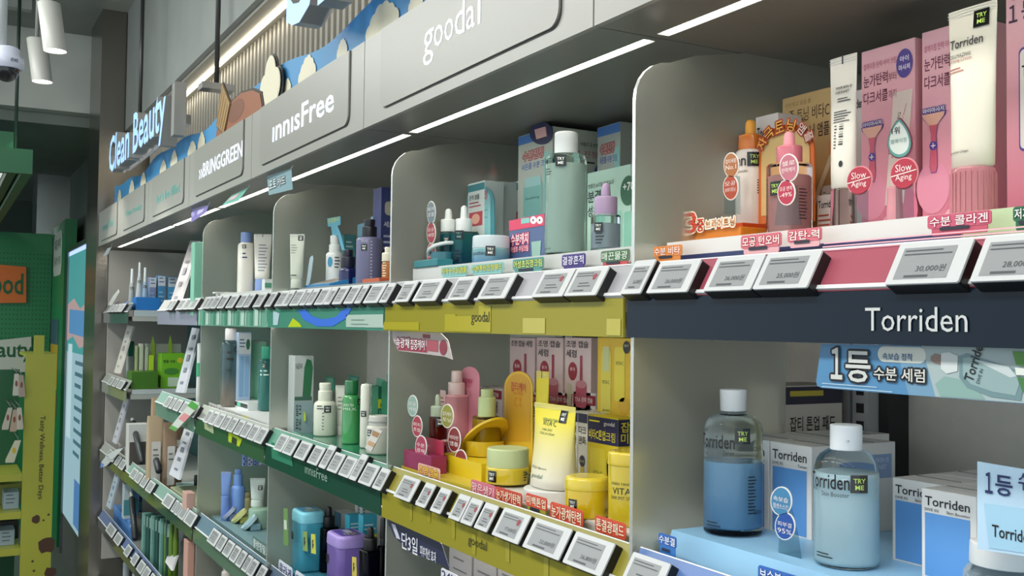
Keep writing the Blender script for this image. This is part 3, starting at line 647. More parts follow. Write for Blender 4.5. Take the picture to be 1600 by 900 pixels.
# arch card
t = thing('arch_card', 'orange rimmed arch card lettered 자극 토닝 앰플', 'promo card', (.872, .86, Z)); X = .872
q = MB(); P = [(1272, 345)] + [(1228 + 44 * math.cos(a * pi / 14), 238 - 44 * math.sin(a * pi / 14) - 6 * math.cos(a * pi / 14)) for a in range(15)] + [(1184, 350)]
pxpoly(q, X, P, m('d9702a', 's'), 0, .002); pxpoly(q, X, [((u - 1228) * .86 + 1228, (v - 240) * .86 + 243) for u, v in P], m('d9b878', 's'), .0008); q.build('card', t)
q = MB()
for k, ch in enumerate('자극토닝앰플'):
    a = pi * (.87 - k * .148); u, v = 1228 + 40 * math.cos(a), 234 - 38 * math.sin(a) - 6 * math.cos(a); h = 19 if k < 4 else 17; p = atX(u, v, X - .002); hh = h * S(X, p.y); rot = a - pi / 2 - .1
    f = front(X - .002, p.y, p.z); q.text(f, ch, -hh / 2 * math.cos(rot) + hh / 2 * math.sin(rot), -hh / 2 * math.sin(rot) - hh / 2 * math.cos(rot), hh * .95, hh, m('f3b24a' if k < 4 else 'f3d0c4'), .001, 1, m('b04020'), .13, rot)
q.build('lettering', t)
def deco_tor(q, f, W, H, fs, D):
    q.text(f, 'Torriden', W * .08, H * .83, W * .8, H * .085, INK, .0005, 1); q.lines(f, W * .08, H * .77, W * .4, 1, .006, INK); q.text(f, 'CELLMAZING', W * .08, H * .74, W * .5, H * .025, INK)
carton('white_carton', 'white ampoule carton behind the orange capped bottle', 1180, 1215, .99, Z, 184, .04, m('d9d4cf'), deco_tor, 'white ampoule cartons')
def deco_ye(q, f, W, H, fs, D):
    q.text(f, '탄탄하고 모공 톤', W * .07, H * .93, W * .5, H * .03, m('9c7440')); q.text(f, '3중 토닝 비타C', W * .07, H * .82, W * .84, H * .09, m('4a2c10'), .0005, 0); q.text(f, '브라이트닝 앰플', W * .07, H * .70, W * .84, H * .09, m('3a1e0a'), .0005, 1)
    q.poly(f, [(W * .55, H * .25), (W * .95, H * .60), (W, H * .57), (W * .60, H * .22)], m('ecd9b0', 's'), .0006); q.rr(f, W * .78, H * .02, W * .21, H * .36, W * .05, m('ede6dc'), .0008); q.text(f, 'Torri', W * .8, H * .31, W * .18, H * .03, INK, .001)
    q.disc(f, W * .95, H * .62, W * .07, H * .05, m('d99a5a', 's'), .001)
t0 = carton('yellow_carton', 'gold vitamin ampoule carton lettered 3중 토닝 비타C', 1222, 1304, .94, Z, 155, .06, grad('b8741c', 'd2b076', 0, .15, 'p'), deco_ye)
carton('white_carton', 'small white ampoule carton at the foot of the gold carton', 1277, 1303, .895, Z, 306, .03, m('e2dcd5'), lambda q, f, W, H, fs, D: (q.text(f, 'Torriden', W * .08, H * .72, W * 1.0, H * .16, INK, .0005, 1), q.lines(f, W * .08, H * .55, W * .8, 4, H * .1, m('b0563c'))), 'white ampoule cartons')
carton('white_carton', 'white ampoule carton peeking between slim tube and pink carton', 1336, 1350, .93, Z, 142, .03, m('d8cfcc'), lambda q, f, W, H, fs, D: (q.text(f, 'iden', W * .05, H * .88, W * .8, H * .06, INK, .0005, 1),), 'white ampoule cartons')
def d_eye(q, f, i, a0, a1):
    q.text(f, 'YOUR SKIN IS', -a1 * .4, i.Z(140), a1 * 1.15, 4.5 * i.s, INK, .0004, 1); q.text(f, 'OUR PLANET', -a1 * .4, i.Z(147), a1 * 1.0, 4.5 * i.s, INK, .0004, 1)
    q.lines(f, -a1 * .2, i.Z(156), a1 * .9, 2, 4 * i.s, INK); q.lines(f, -a1 * .45, i.Z(176), a1 * 1.2, 5, 4 * i.s, INK); 
    for k in range(9): q.rect(f, a1 * .02, i.Z(196 + k * 4), a1 * .3, (1 + k % 3) * .7 * i.s, INK, .0004)
    q.lines(f, -a1 * .35, i.Z(198), a1 * .2, 8, 5 * i.s, INK); q.disc(f, a1 * .25, i.Z(258), a1 * .13, 5 * i.s, INK, .0004)
sqtube('cream_tube', 'slim white cream tube with back print standing on clear cap', 1318, .83, Z, 42, 296, 88, m('d6d1c4', 's'), m('e6d8d4', 'G'), wc=36, deco=d_eye, crimp=14, mark='15161a')
PK = grad('cc6e84', 'e4b0b8', 0, .19, 'p')
def roller(q, f, x, y, h):
    w_ = h * .24; a = [(-.5, 1), (.5, 1), (.45, .93), (.17, .80), (.10, .62), (.16, .1), (.1, 0), (-.1, 0), (-.16, .1), (-.10, .62), (-.17, .80), (-.45, .93)]
    q.poly(f, [(x + px * w_ * 2.1, y + py * h) for px, py in a], m('4a3a8c'), .0007); q.poly(f, [(x + px * w_ * 1.85, y + h * .012 + py * h * .975) for px, py in a], m('c4586a', 's'), .0009); q.poly(f, [(x + px * w_ * 1.85, y + h * .012 + py * h * .975) for px, py in a if py > .7], m('d9a088', 'g'), .0011)
    q.disc(f, x, y + h * .45, h * .075, h * .075, m('4a3a8c'), .0014); q.rect(f, x - h * .045, y + h * .44, h * .09, h * .015, m('f0e4e4'), .0016); q.rect(f, x - h * .008, y + h * .405, h * .015, h * .09, m('f0e4e4'), .0016)
    q.text(f, '아이마사저', x - w_ * .85, y + h * 1.0, w_ * 1.7, h * .08, m('efe8ee'), .0012, 1, m('4a3a8c'), .25)
def deco_pk(full):
    def d(q, f, W, H, fs, D):
        q.text(f, '셀메이징 탄력 아이 크림', W * .05, H * .895, W * .62, H * .035, m('b2486c')); q.text(f, '눈가탄력', W * .05, H * .80, W * .46, H * .065, m('6a1e3c'), .0005, 1); q.text(f, '부터', W * .53, H * .805, W * .14, H * .045, m('6a1e3c'))
        q.text(f, '다크서클', W * .05, H * .71, W * .46, H * .065, m('6a1e3c'), .0005, 1); q.text(f, '까지', W * .53, H * .715, W * .14, H * .045, m('6a1e3c'))
        q.disc(f, W * .2, H * .22, W * .3, H * .13, m('d88ba0', 's'), .0004); q.disc(f, W * .75, H * .12, W * .3, H * .14, m('cc6f88', 's'), .0004); q.disc(f, W * .55, H * .05, W * .16, H * .06, m('e2a3b2', 's'), .0005)
        roller(q, f, W * .22, H * .29, H * .30)
        if full:
            q.disc(f, W * .82, H * .88, W * .15, H * .075, m('4a3a8c'), .0007); q.text(f, '아이', W * .74, H * .89, W * .16, H * .03, m('efe8ee'), .0009, 1); q.text(f, '마사저', W * .72, H * .845, W * .2, H * .03, m('efe8ee'), .0009, 1)
            q.poly(f, [(W * .62, H * .74), (W * .97, H * .74), (W * .80, H * .16), (W * .46, H * .16)], m('d9c9bf', 's'), .0006); q.text(f, 'CELLMAZING', W * .56, H * .42, H * .22, W * .05, INK, .0009, 0, rot=1.25); q.text(f, 'Firming Eye Cream', W * .62, H * .40, H * .28, W * .04, m('b4404c'), .0009, 0, rot=1.25)
            q.disc(f, W * .52, H * .08, W * .03, H * .1, m('a8385a', 's'), .0009)
    return d
carton('pink_carton', 'pink eye cream carton with purple round badge and printed roller', 1346, 1430, .885, Z, 82, .055, PK, deco_pk(True), 'pink eye cream cartons')
carton('pink_carton', 'pink eye cream carton behind the big white tube', 1441, 1530, .885, Z, 52, .055, PK, deco_pk(False), 'pink eye cream cartons')
carton('pink_carton', 'pink eye cream carton cut by the right edge of the photo', 1573, 1680, .86, Z, -8, .055, PK, lambda q, f, W, H, fs, D: (q.text(f, '１등', W * .05, H * .86, W * .4, H * .09, m('3a1030'), .0005, 1), q.text(f, '모공 탄력', W * .1, H * .96, W * .4, H * .03, m('b2486c')), q.rr(f, W * .2, H * .3, W * .4, H * .45, W * .08, m('4a3a8c'), .0006), q.rr(f, W * .22, H * .31, W * .36, H * .43, W * .07, m('e4dcd4'), .0008), q.text(f, 'To', W * .25, H * .62, W * .15, H * .05, INK, .001, 1)), 'pink eye cream cartons')
def d_big(q, f, i, a0, a1):
    q.text(f, 'Torriden', -a1 * .88, i.Z(72), a1 * 1.42, 15 * i.s, INK, .0004, 1); q.text(f, 'CELLMAZING', -a1 * .88, i.Z(87), a1 * .95, 6 * i.s, INK, .0004, 0); q.text(f, 'Firming Cream', -a1 * .88, i.Z(95), a1 * 1.0, 7 * i.s, m('a8584c'), .0004, 0)
    q.lines(f, -a1 * .88, i.Z(105), a1 * .7, 2, 5 * i.s, m('a8584c')); q.text(f, 'Low molecular Collagen', -a1 * .8, i.Z(241), a1 * 1.0, 5 * i.s, INK, .0004)
    z = 27 * i.s; q.tryme(f, a1 * .12, i.Z(46), z, 'b8d85a')
sqtube('cream_tube', 'large ivory cream tube standing on ribbed pink cap', 1521, .80, Z, 76, 264, 10, m('d4cebc', 's'), m('cf8a90', 'L'), wc=68, deco=d_big, crimp=15, ribs=True)
t = thing('drop_tag', 'teal rimmed water drop tag reading 1위', 'promo tag', atX(1405, 240, .862)); q = MB()
drop = lambda k: [(1406 + k * 22 * math.sin(a) * (math.sin(a / 2) ** .7), 212 - (k * 30 * math.cos(a)) + 4) for a in [2 * pi * j / 24 for j in range(24)]]
pxpoly(q, .860, drop(1.08), m('7c3c50', 's'), 0, .001); pxpoly(q, .860, drop(1.0), m('5a9a90', 's'), .0008); pxpoly(q, .860, drop(.85), m('cfd8d0', 's'), .0011); pxt(q, .860, '1위', 1395, 211, 1407, 200, INK, 1, .0016); pxt(q, .860, '겔메이징', 1393, 226, 1418, 219, m('5a8a88'), 0, .0016); q.build('card', t)
for nm, u, v, r in (('crimson round Slow Aging tag before the middle pink carton', 1413, 271, 22), ('crimson round Slow Aging tag beside the slim white tube', 1343, 282, 20)):
    t = thing('round_tag', nm, 'promo tag', atX(u, v + r, .80 if u > 1380 else .795)); X = .80 if u > 1380 else .795; q = MB(); pxdisc(q, X, u, v, r, r * 1.15, m('d98a90', 's'), 0, .001, .12); pxdisc(q, X, u, v, r * .92, r * 1.06, m('a8283c', 's'), .0007, 0, .12)
    pxt(q, X, 'Slow', u - r * .58, v - r * .06, u + r * .58, v - r * .58, m('f0dcd8'), 0, .0012); pxt(q, X, 'Aging', u - r * .58, v + r * .66, u + r * .58, v + r * .14, m('f0dcd8'), 0, .0012); pxpoly(q, X, [(u - r * .9, v + r * .22), (u + r * .9, v - r * .32), (u + r * .9, v - r * .24), (u - r * .9, v + r * .3)], m('e8d0cc'), .0012); q.build('card', t)
    q = MB(); p = atX(u, v + r, X); q.box(X, X + .0012, p.y - .01, p.y + .01, Z, p.z + .004, m('dfe9ea', 'A')); q.build('clear_stalk', t)
i = It('ampoule_vial', 'clear pink ampoule vial at the foot of the middle pink carton', 'bottle', 1398, Z, X=.82)
i.seg('vial', m('e8a8b0', 'L'), None, 292, 26, 22, 2, 3)
talker('orange promo card lettered 수분 비타 on the near rail', 1023, 401, 1064, 387, '수분 비타', 'f6ece2', 'e08a3c', 'd8642c', low=.7)
talker('pink promo card lettered 모공 턴오버', 1160, 388, 1219, 370, '모공 턴오버', 'f6ece2', 'd8707c', 'c43c54', low=.6, lowc='e8b0b4')
talker('pink promo card lettered 감탄-력', 1233, 378, 1282, 361, '감탄-력', 'f6ece2', 'd8707c', 'c43c54', low=.6, lowc='e8b0b4')
talker('pink promo card lettered 수분 콜라겐', 1452, 357, 1547, 339, '수분 콜라겐', 'f6e4e2', 'cc5c74', 'b43054', low=.7, lowc='c8586c')
talker('green promo card lettered 저 at the right edge', 1586, 345, 1625, 325, '저자극', 'f0f0e6', '2c6a48', '1c4a34', low=.8, lowc='2c6a48')

# ================================================================== NEAR BAY, LOWER LEVEL
Z = ZT2
def torr_deco(sub):
    def d(q, f, W, H, fs, D):
        q.text(f, 'Torriden', W * .07, H * .815, W * .82, H * .105, INK, .0004, 1); q.text(f, 'DIVE IN', W * .07, H * .755, W * .25, H * .032, INK); q.text(f, sub, W * (.68 if sub == 'Toner' else .47), H * .755, W * (.22 if sub == 'Toner' else .43), H * .032, INK)
        q.rect(f, W * .07, 0.002, W * .82, H * .71, m('5a93cf', 'p'), .0004); q.rect(fs, D * .1, H * .6, D * .8, H * .27, m('8aa2c8'), .0004)
        q.text(fs, 'YOUR SKIN IS', D * .16, H * .78, D * .66, H * .05, m('c4cfe2'), .0007, 1); q.text(fs, 'OUR PLANET', D * .16, H * .70, D * .6, H * .05, m('c4cfe2'), .0007, 1)
    return d
WC = m('dcdad6')
pr_ = carton('white_carton', 'white and blue toner carton in front, behind the round tag stalk', 1203, 1268, .87, Z, 689, .068, WC, torr_deco('Toner'), 'white and blue toner cartons')
_, x_, Ya, Yb, _, zt_ = pr_; wd = Ya - Yb
def copy_carton(src, dx, dy, label):
    r = src.copy(); C.objects.link(r); r.location = src.location + Vector((dx, dy, 0)); r['label'] = label
    for ch in src.children: c = ch.copy(); C.objects.link(c); c.parent = r
    return r
for dx, dy, l in ((.070, 0, 'white toner carton directly behind the front toner carton'), (0, wd + .002, 'white toner carton seen through the blue toner bottle'), (.070, wd + .002, 'white toner carton behind the one seen through the bottle'), (.14, wd + .002, 'rearmost white toner carton near the slotted upright')):
    copy_carton(pr_[0], dx, dy, l)
pb = carton('white_carton', 'white and blue booster carton beside the light blue card', 1440, 1526, .845, Z, 762, .066, WC, torr_deco('Skin Booster'), 'white and blue booster cartons')
wd = pb[2] - pb[3]
for a in range(3):
    for b in range(3):
        if a == 0 and b == 0: continue
        if a == 0 and b == 2: continue
        copy_carton(pb[0], .068 * a + .032 * (b == 1), b * (wd + .0015) + (.0 if b < 2 else .0), 'white booster carton, %s column left of the light blue card, %s row' % (['rightmost', 'middle', 'far'][b], ['front', 'second', 'third'][a])) if not (b == 2) else None
i = It('toner_bottle', 'tall clear toner bottle half filled with blue liquid', 'bottle', 1145, Z, v=832)
i.seg('bottle_body', m('e8f2f4', 'G'), None, 646, 91, 91, 5, 26)
i.seg('liquid', grad('6a9cc8', '8ab4d4', 0, .1, 'L'), None, 719, 85, 85, 4, 1, z0=Z + .008)
i.seg('neck', m('e8eef0', 'G'), 650, 640, 44, 40, 1, 1); i.seg('flip_cap', m('d5dadd', 's'), 642, 608, 40, 42, 1, 2)
q = MB(); R = 45.5 * i.s; i.txt(q, 'Torriden', -50 + 2, 3, 697, 676, INK, 1, R); i.txt(q, 'Toner', -16, 2, 706, 700, INK, 0, R); i.sticker(q, 14, 677, 24, R); i.wlines(q, -38, -18, 812, 2, 5, INK, R); i.wlines(q, 22, 34, 740, 12, 5, INK, R); i.txt(q, 'OUR', 30, 41, 700, 693, INK, 0, R); i.txt(q, '300ml', 31, 43, 797, 790, INK, 0, R); q.build('label_print', i.t)
i = It('booster_bottle', 'rounded clear bottle of milky blue skin booster with white flip cap', 'bottle', 1322, Z, v=882)
i.seg('bottle_body', m('eaf4f6', 'G'), None, 700, 99, 99, 9, 34); i.seg('liquid', m('d2eaf2', 'L'), None, 738, 94, 90, 8, 10, z0=Z + .003)
i.seg('flip_cap', m('dfe4e8', 's'), 703, 663, 49, 49, 2, 3); q = MB(); q.box(i.X - .012, i.X, i.Y - .013, i.Y - .004, i.Z(688), i.Z(685), m('c4cad0', 's')); q.build('thumb_lip', i.t)
q = MB(); R = 49.5 * i.s; i.txt(q, 'Torriden', -49, 6, 759, 736, INK, 1, R); i.txt(q, 'DIVE IN', -48, -41, 764, 758, INK, 0, R); i.txt(q, 'Skin Booster', -35, 5, 770, 763, INK, 0, R); i.sticker(q, 19, 749, 27, R); i.wlines(q, -42, -19, 860, 2, 5, INK, R); q.build('label_print', i.t)
i = It('cream_jar', 'large clear jar with white lid cut by the lower right corner', 'jar', 1574, Z, v=930)
i.seg('jar_body', m('dfe9ee', 'G'), None, 880, 128, 128, 8, 22); i.seg('cream', m('c8d4dc', 's'), None, 905, 100, 100, 3, 3, z0=Z + .006); i.seg('lid', m('d8d6d2', 's'), 882, 846, 110, 108, 2, 4)
ovals('blue round tag stalk reading 95% between the two big bottles', .79, [(1221, 783, 17, 23, '3f7fa8', '속보습/템센스스킨'), (1227, 822, 16, 22, '1f4f9c', '피부결/95%')], [(1210, 790), (1234, 790), (1246, 840), (1252, 888), (1214, 880), (1216, 845)])
t = thing('light_blue_card', 'light blue card lettered 1등 at the right edge', 'promo card', atX(1563, 850, .80)); q = MB(); X = .80
pxpoly(q, X, [(1527, 721), (1640, 740), (1640, 875), (1527, 858)], m('b4d0e4', 's'), 0, .002); q.build('card', t); q = MB(); pxt(q, X, '１', 1540, 770, 1552, 737, m('1c2c5c'), 2); pxt(q, X, '등', 1556, 773, 1583, 741, m('1c2c5c'), 2); pxt(q, X, '수분', 1592, 765, 1625, 738, m('1c2c5c'), 1); pxpoly(q, X, [(1538, 786), (1640, 800), (1640, 870), (1546, 856)], m('9cc4da', 's'), .0006)
pxt(q, X, 'Torriden', 1551, 838, 1617, 819, INK, 1, .001); q.build('lettering', t)
# hanging banner under the eye-level shelf
t = thing('hanging_banner', 'blue hanging banner lettered 1등 수분 세럼 with printed dropper bottle', 'banner', atX(1430, 580, .715)); X = .715
q = MB(); P = [(1283, 537), (1276, 590)] + [(1275, 596), (1277, 603), (1284, 606), (1380, 614), (1480, 622), (1600, 631), (1700, 637), (1700, 545)]; pxpoly(q, X, P, m('4f86b0', 's'), 0, .0015)
pxpoly(q, X, [(1440, 540), (1700, 546), (1700, 636), (1600, 630), (1462, 620)], m('a3b4b4', 's'), .0003); pxpoly(q, X, [(1400, 540), (1440, 541), (1462, 620), (1420, 617)], m('6f98b4', 's'), .0003)
q.build('banner_sheet', t); q = MB()
SL = m('c8cac4', 'g'); OL = m('14161e')
pxt(q, X, '１', 1300, 592, 1318, 543, SL, 2, .0016, OL, .07); pxt(q, X, '등', 1323, 596, 1362, 548, SL, 2, .0016, OL, .07); pxt(q, X, '수분 세럼', 1367, 593, 1447, 573, m('d4d4cc'), 1, .0016, OL, .16)
f = front(X, atX(1372, 562, X).y, atX(1372, 565, X).z); q.rr(f, 0, 0, .050, .0135, .0066, m('d9dcd2'), .0005); pxt(q, X, '속보습 정착', 1380, 562, 1427, 551, m('2a5a8c'), 1, .0010)
f = front(X, atX(1285, 603, X).y, atX(1285, 603, X).z); q.lines(f, 0, .002, .08, 2, .003, m('a9c8dc'), .3, .0006); q.build('lettering', t); q = MB()
def bodyill(pts, mat, e): pxpoly(q, X, pts, mat, e)
bodyill([(1455, 557), (1462, 552), (1474, 556), (1472, 570), (1462, 568), (1455, 563)], m('8a7468', 's'), .0008); bodyill([(1472, 552), (1484, 550), (1498, 556), (1497, 580), (1480, 584), (1471, 576)], m('ced4d2', 's'), .0010)
bodyill([(1500, 556), (1512, 552), (1590, 578), (1600, 605), (1596, 626), (1550, 620), (1512, 606), (1500, 590)], m('6e8c90', 's'), .0009); bodyill([(1506, 560), (1514, 558), (1588, 582), (1594, 600), (1588, 618), (1552, 612), (1518, 600), (1506, 586)], m('8fa8a8', 's'), .0011)
bodyill([(1462, 600), (1476, 588), (1497, 592), (1530, 612), (1540, 624), (1490, 621), (1470, 619)], m('86a8a0', 's'), .0007); bodyill([(1522, 561), (1578, 573), (1590, 588), (1580, 590)], m('c2cccc', 's'), .0013)
p = atX(1522, 598, X); q.text(front(X, p.y, p.z), 'Torriden', 0, 0, .034, .0085, INK, .0016, 1, rot=1.25); p = atX(1532, 600, X); q.text(front(X, p.y, p.z), 'DIVE IN', 0, 0, .012, .003, INK, .0016, 0, rot=1.25)
bodyill([(1584, 549), (1640, 551), (1640, 580), (1590, 570)], m('4f8a34', 's'), .0018); bodyill([(1588, 574), (1640, 580), (1640, 588), (1590, 586)], m('dfe2d8', 's'), .0018); bodyill([(1592, 589), (1640, 594), (1640, 622), (1600, 612)], m('3f7a3c', 's'), .0018); q.build('printed_picture', t)
talker('blue promo card lettered 수분결 토너 before the light blue step', 1031, 848, 1055, 833, '수분결', 'eef4fa', '3a6fc0', '2a50a8', X=.73, low=1.6, lowc='3a7ac4')
talker('blue promo card lettered 보수분 at the bottom edge', 1187, 905, 1250, 884, '보수분 세럼', 'eef4fa', '3a6fc0', '2a50a8', X=.73, low=1.0, lowc='3a7ac4')
# things of the next bay seen past the divider
carton('white_carton', 'white pad carton lettered 잡티 톤업 패드 seen past the nearest divider', 1150, 1152, 1.0, ZG2, 600, .03, WC) if False else None
t = thing('pad_carton', 'pad carton lettered 잡티 톤업 패드 seen past the nearest divider', 'box', (1.03, 1.02, ZG2)); Yp = 1.005
X0_, X1_ = Xat(1222, Yp, 1.3), Xat(1316, Yp, 1.3); zt = atY(1222, 603, Yp).z; q = MB(); q.rbox(X0_, X1_, Yp, Yp + .07, ZG2, zt, m('bdb8ae'), .001); f = side(X0_, Yp, ZG2); W_ = X1_ - X0_; H_ = zt - ZG2
q.rect(f, 0, H_ * .86, W_, H_ * .13, m('2c2c3c')); q.lines(f, W_ * .12, H_ * .92, W_ * .7, 1, H_ * .1, m('b8a83c'), .4, .0006); q.text(f, '잡티 톤업 패드', W_ * .12, H_ * .66, W_ * .76, H_ * .11, INK, .0006, 1); q.disc(f, W_ * .8, H_ * .52, W_ * .1, W_ * .1, m('2c2c3c'), .0005); q.rect(f, W_ * .13, H_ * .2, W_ * .4, H_ * .38, m('c8b83c'), .0005); q.build('carton', t)

# ================================================================== YELLOW STRIP BAY, EYE LEVEL
Z = Z1; YM[0] = 1.705
def flatcard(name, label, X, pts, mat, cat='promo card', th=.0015, deco=None, base=None):
    X = clampX(min(a for a, b in pts) - 2, X) if cat != 'banner' else X
    p = atX(sum(a for a, b in pts) / len(pts), max(b for a, b in pts), X); t = thing(name, label, cat, p); q = MB(); pxpoly(q, X, pts, mat, 0, th); q.build('card', t)
    if deco: q = MB(); deco(q, X); q.build('print', t)
    return t
def arch(u0, u1, v0, v1, sh=.0):
    c, r = (u0 + u1) / 2, (u1 - u0) / 2; return [(u1, v1)] + [(c + r * math.cos(a * pi / 14), v0 + r * 1.15 * (1 - math.sin(a * pi / 14)) - sh * r * math.cos(a * pi / 14)) for a in range(15)] + [(u0, v1)]
def base_dropper(label, u, X, z, vtop, w, vneck, vcap, wc, vb_, wb, glass, liq, cap, v_l, stk=None, part='glass_body', n=2, tint=None, cat='bottle'):
    i = It('dropper_bottle', label, cat, u, z, X=X); i.seg(part, glass, None, vneck, w, w, 2, 3, n=n)
    if liq: i.seg('liquid', liq, None, v_l, w * .9, w * .9, 2, 1, n=n, z0=z + .003)
    q = MB(); i.R = w * i.s / 2 * (1.08 if n > 2 else 1)
    if stk: i.sticker(q, stk[0], stk[1], stk[2])
    i.wlines(q, -w * .35, -w * .05, vneck + (i.Z(vneck) - z) / i.s * .55, 4, 5, m('dfe6e6') if tint else INK)
    q.build('label_print', i.t)
    i.seg('collar', cap, vneck + 1, vcap, wc, wc, 1, 2); i.seg('dropper_bulb', cap, vcap + 1, vb_, wb, wb * .85, 1, wb * .42); return i
ovals('oval tag stalk with glowing blue rim beside the second divider', .80, [(674, 332, 7, 18, '6c7c84', '피지/조절'), (674, 364, 7, 17, '9c3444', '모공/세럼'), (674, 396, 7, 16, 'b03a50', '진정/쿨링')], [(670, 380), (679, 380), (681, 416), (668, 416)])
tag(MB().rbox(.748, .78, Yat(682, .748, Z), 1.702, Z, Z + .0135, m('2f7c84', 's')).build('tray_box'), 'low teal tray box at the foot of the oval tag stalk', 'tray')
i = It('ring_stand', 'teal stand with white sloped ring holding the far dropper', 'stand', 697, Z, X=.85)
q = MB(); q.loft(i.X, i.Y, [(Z, .022, .03), (Z + .03, .022, .03)], m('2c6c78', 'g')); q.build('stand_base', i.t); q = MB()
V = []; q.tube([(i.X + .034 * math.cos(a), i.Y + .026 * math.sin(a), Z + .034 - .012 * math.sin(a)) for a in [2 * pi * k / 20 for k in range(21)]], .0035, m('cfd6d4', 's')); q.build('ring', i.t)
base_dropper('white capped teal dropper bottle leaning in the ring stand', 700, .85, Z + .024, 326, 27, 362, 343, 24, 326, 12, m('9cc4c4', 'G'), m('2f7c86', 'L'), m('d9dcd6', 's'), 366, (-3, 376, 9))
base_dropper('teal dropper bottle with white cap in front of the arch card', 724, .825, Z, 321, 42, 363, 342, 26, 321, 12, m('9cc4c8', 'G'), grad('1c4f80', '4f9494', 0, .05, 'L'), m('dcdfdc', 's'), 366, (-7, 369, 14), n=4)
def dz(q, X):
    pxpoly(q, X, arch(733, 767, 294, 375), m('7cb4b4', 's'), .0006); pxt(q, X, '결점진정', 738, 316, 762, 302, m('a83848'), 2); pxt(q, X, 'SOLUTION', 741, 323, 758, 319, m('a83848')); pxt(q, X, 'ZINC', 738, 345, 762, 331, m('4f8f94'))
flatcard('arch_card', 'teal arched card lettered ZINC behind the droppers', .875, arch(729, 772, 290, 400), m('3c8490', 's'), deco=dz)
def dzc(q, f, W, H, fs, D):
    q.rect(f, 0, H * .90, W, H * .08, m('2f7880')); q.text(f, '흔적 앰플', W * .1, H * .80, W * .6, H * .06, INK, .0006, 1); q.lines(f, W * .1, H * .76, W * .7, 2, H * .04, m('a83848')); q.rect(f, W * .1, H * .50, W * .8, H * .16, m('a83040')); q.disc(f, W * .5, H * .58, W * .25, H * .06, m('d8a08c'), .0006); q.rect(f, W * .1, H * .18, W * .8, H * .16, m('2a2c6c')); q.lines(f, W * .1, H * .42, W * .7, 2, H * .04, INK)
for k, (a, b, l) in enumerate(((730, 756, 'teal ended spot ampoule carton, half hidden by the arch card'), (763, 783, 'spot ampoule carton with red picture, middle of the three'), (786, 812, 'spot ampoule carton beside the tall cream carton'))):
    t = carton('ampoule_carton', l, a, b, .94 + .0 * k, Z, 288, .04, m('c2ccc8'), dzc, 'spot ampoule cartons')[0]
    if k < 2: q = MB(); pxpoly(q, .94, [(a - 2, 290), (a + 1, 274), (b - 3, 266), (b - 6, 288)], m('ccd4d0', 's'), .002, .001); pxdisc(q, .94, b - 8, 268, 5, 7, m('b8303c', 's'), .003); pxt(q, .94, '-70% 최대', a + 2, 284, b - 6, 278, m('c4504c'), 1, .003); q.build('pop_up_flap', t)
i = It('cream_jar', 'short blue green cream jar with pale lid', 'jar', 767, Z, X=.80)
i.seg('jar_body', grad('3c6c94', '7ca8a4', 0, .03, 'g'), None, 388, 60, 60, 3, 3); q = MB(); i.txt(q, 'soothing', -28, -5, 402, 394, m('28404c')); i.sticker(q, -1, 394, 15); q.build('label_print', i.t); i.seg('lid', m('c3cdd0', 's'), 389, 369, 59, 58, 1, 3)
i.z
def d_ct(q, X):
    pxpoly(q, X, [(796, 345), (851, 334), (851, 352), (796, 361)], m('c83c5c', 's'), .0006); pxpoly(q, X, [(815, 342), (828, 340), (828, 348), (815, 350)], m('7cb8b0'), .0009)
    for u in (834, 844): pxdisc(q, X, u, 344, 5, 6, m('f0d8dc'), .0009); pxdisc(q, X, u, 344, 1.2, 1.8, INK, .0012)
    pxt(q, X, '수분캐치', 799, 384, 826, 367, m('f0dfe4'), 1, .001, m('c83c5c'), .1); pxt(q, X, '어성초 수딩크림', 799, 395, 826, 386, m('f0dfe4'), 0, .001, m('c83c5c'), .1)
    pxpoly(q, X, [(831, 378), (846, 376), (844, 410), (832, 410)], m('88aca0'), .0008)
flatcard('promo_box', 'dark blue card box with pink top lettered 수분캐치', .83, [(795, 345), (852, 333), (852, 412), (797, 414)], m('4a5c84', 's'), th=.02, deco=d_ct)
def d_tall(q, f, W, H, fs, D):
    q.rect(f, 0, H * .93, W, H * .065, m('4a78b8')); q.text(f, '수분진정', W * .15, H * .80, W * .6, H * .07, m('d8a8a0'), .0007, 1, m('a85c5c'), .12); q.text(f, '사은품 수분 크림', W * .12, H * .73, W * .75, H * .05, m('3c64b0'), .0006, 1)
    q.rr(f, W * .18, H * .38, W * .55, H * .24, W * .05, m('7cb4ac', 's'), .0006); q.rect(f, W * .22, H * .60, W * .47, H * .07, m('9cc8c4', 's'), .0008); q.text(f, 'Soothing', W * .25, H * .5, W * .4, H * .025, INK, .0009); q.rr(f, W * .75, H * .35, W * .24, H * .48, W * .05, m('8cc0b4', 's'), .0005)
    q.rect(f, 0, 0, W, H * .3, m('94bcb0', 's'), .0004)
    q.text(fs, '디즈니 스티치 에디션' if 0 else '수분 에디션', D * .2, H * .88, D * .5, H * .03, INK, .0006); q.text(fs, '수분 진정', D * .2, H * .80, D * .5, H * .05, m('b8707c'), .0006, 1); q.lines(fs, D * .3, H * .76, D * .45, 1, H * .03, INK)
    q.disc(fs, D * .78, H * .70, D * .13, D * .13, m('3c5c90'), .0006); q.text(fs, '75', D * .71, H * .70, D * .13, D * .07, m('d8e0e8'), .0008, 1); q.rr(fs, D * .45, H * .35, D * .35, H * .35, D * .06, m('a8bcb4', 's'), .0005)
tc = carton('tall_carton', 'tall cream set carton with blue top edge and navy round badge', 808, 862, .90, Z, 214, .13, m('b6bcae'), d_tall)
q = MB(); X = .899; pxdisc(q, X, 847, 208, 18, 18, m('20244c', 's'), .002, .001); pxpoly(q, X, [(838, 203), (855, 198), (857, 213), (841, 218)], m('d8a8a4', 's'), .004, .002); q.build('round_badge', tc[0])
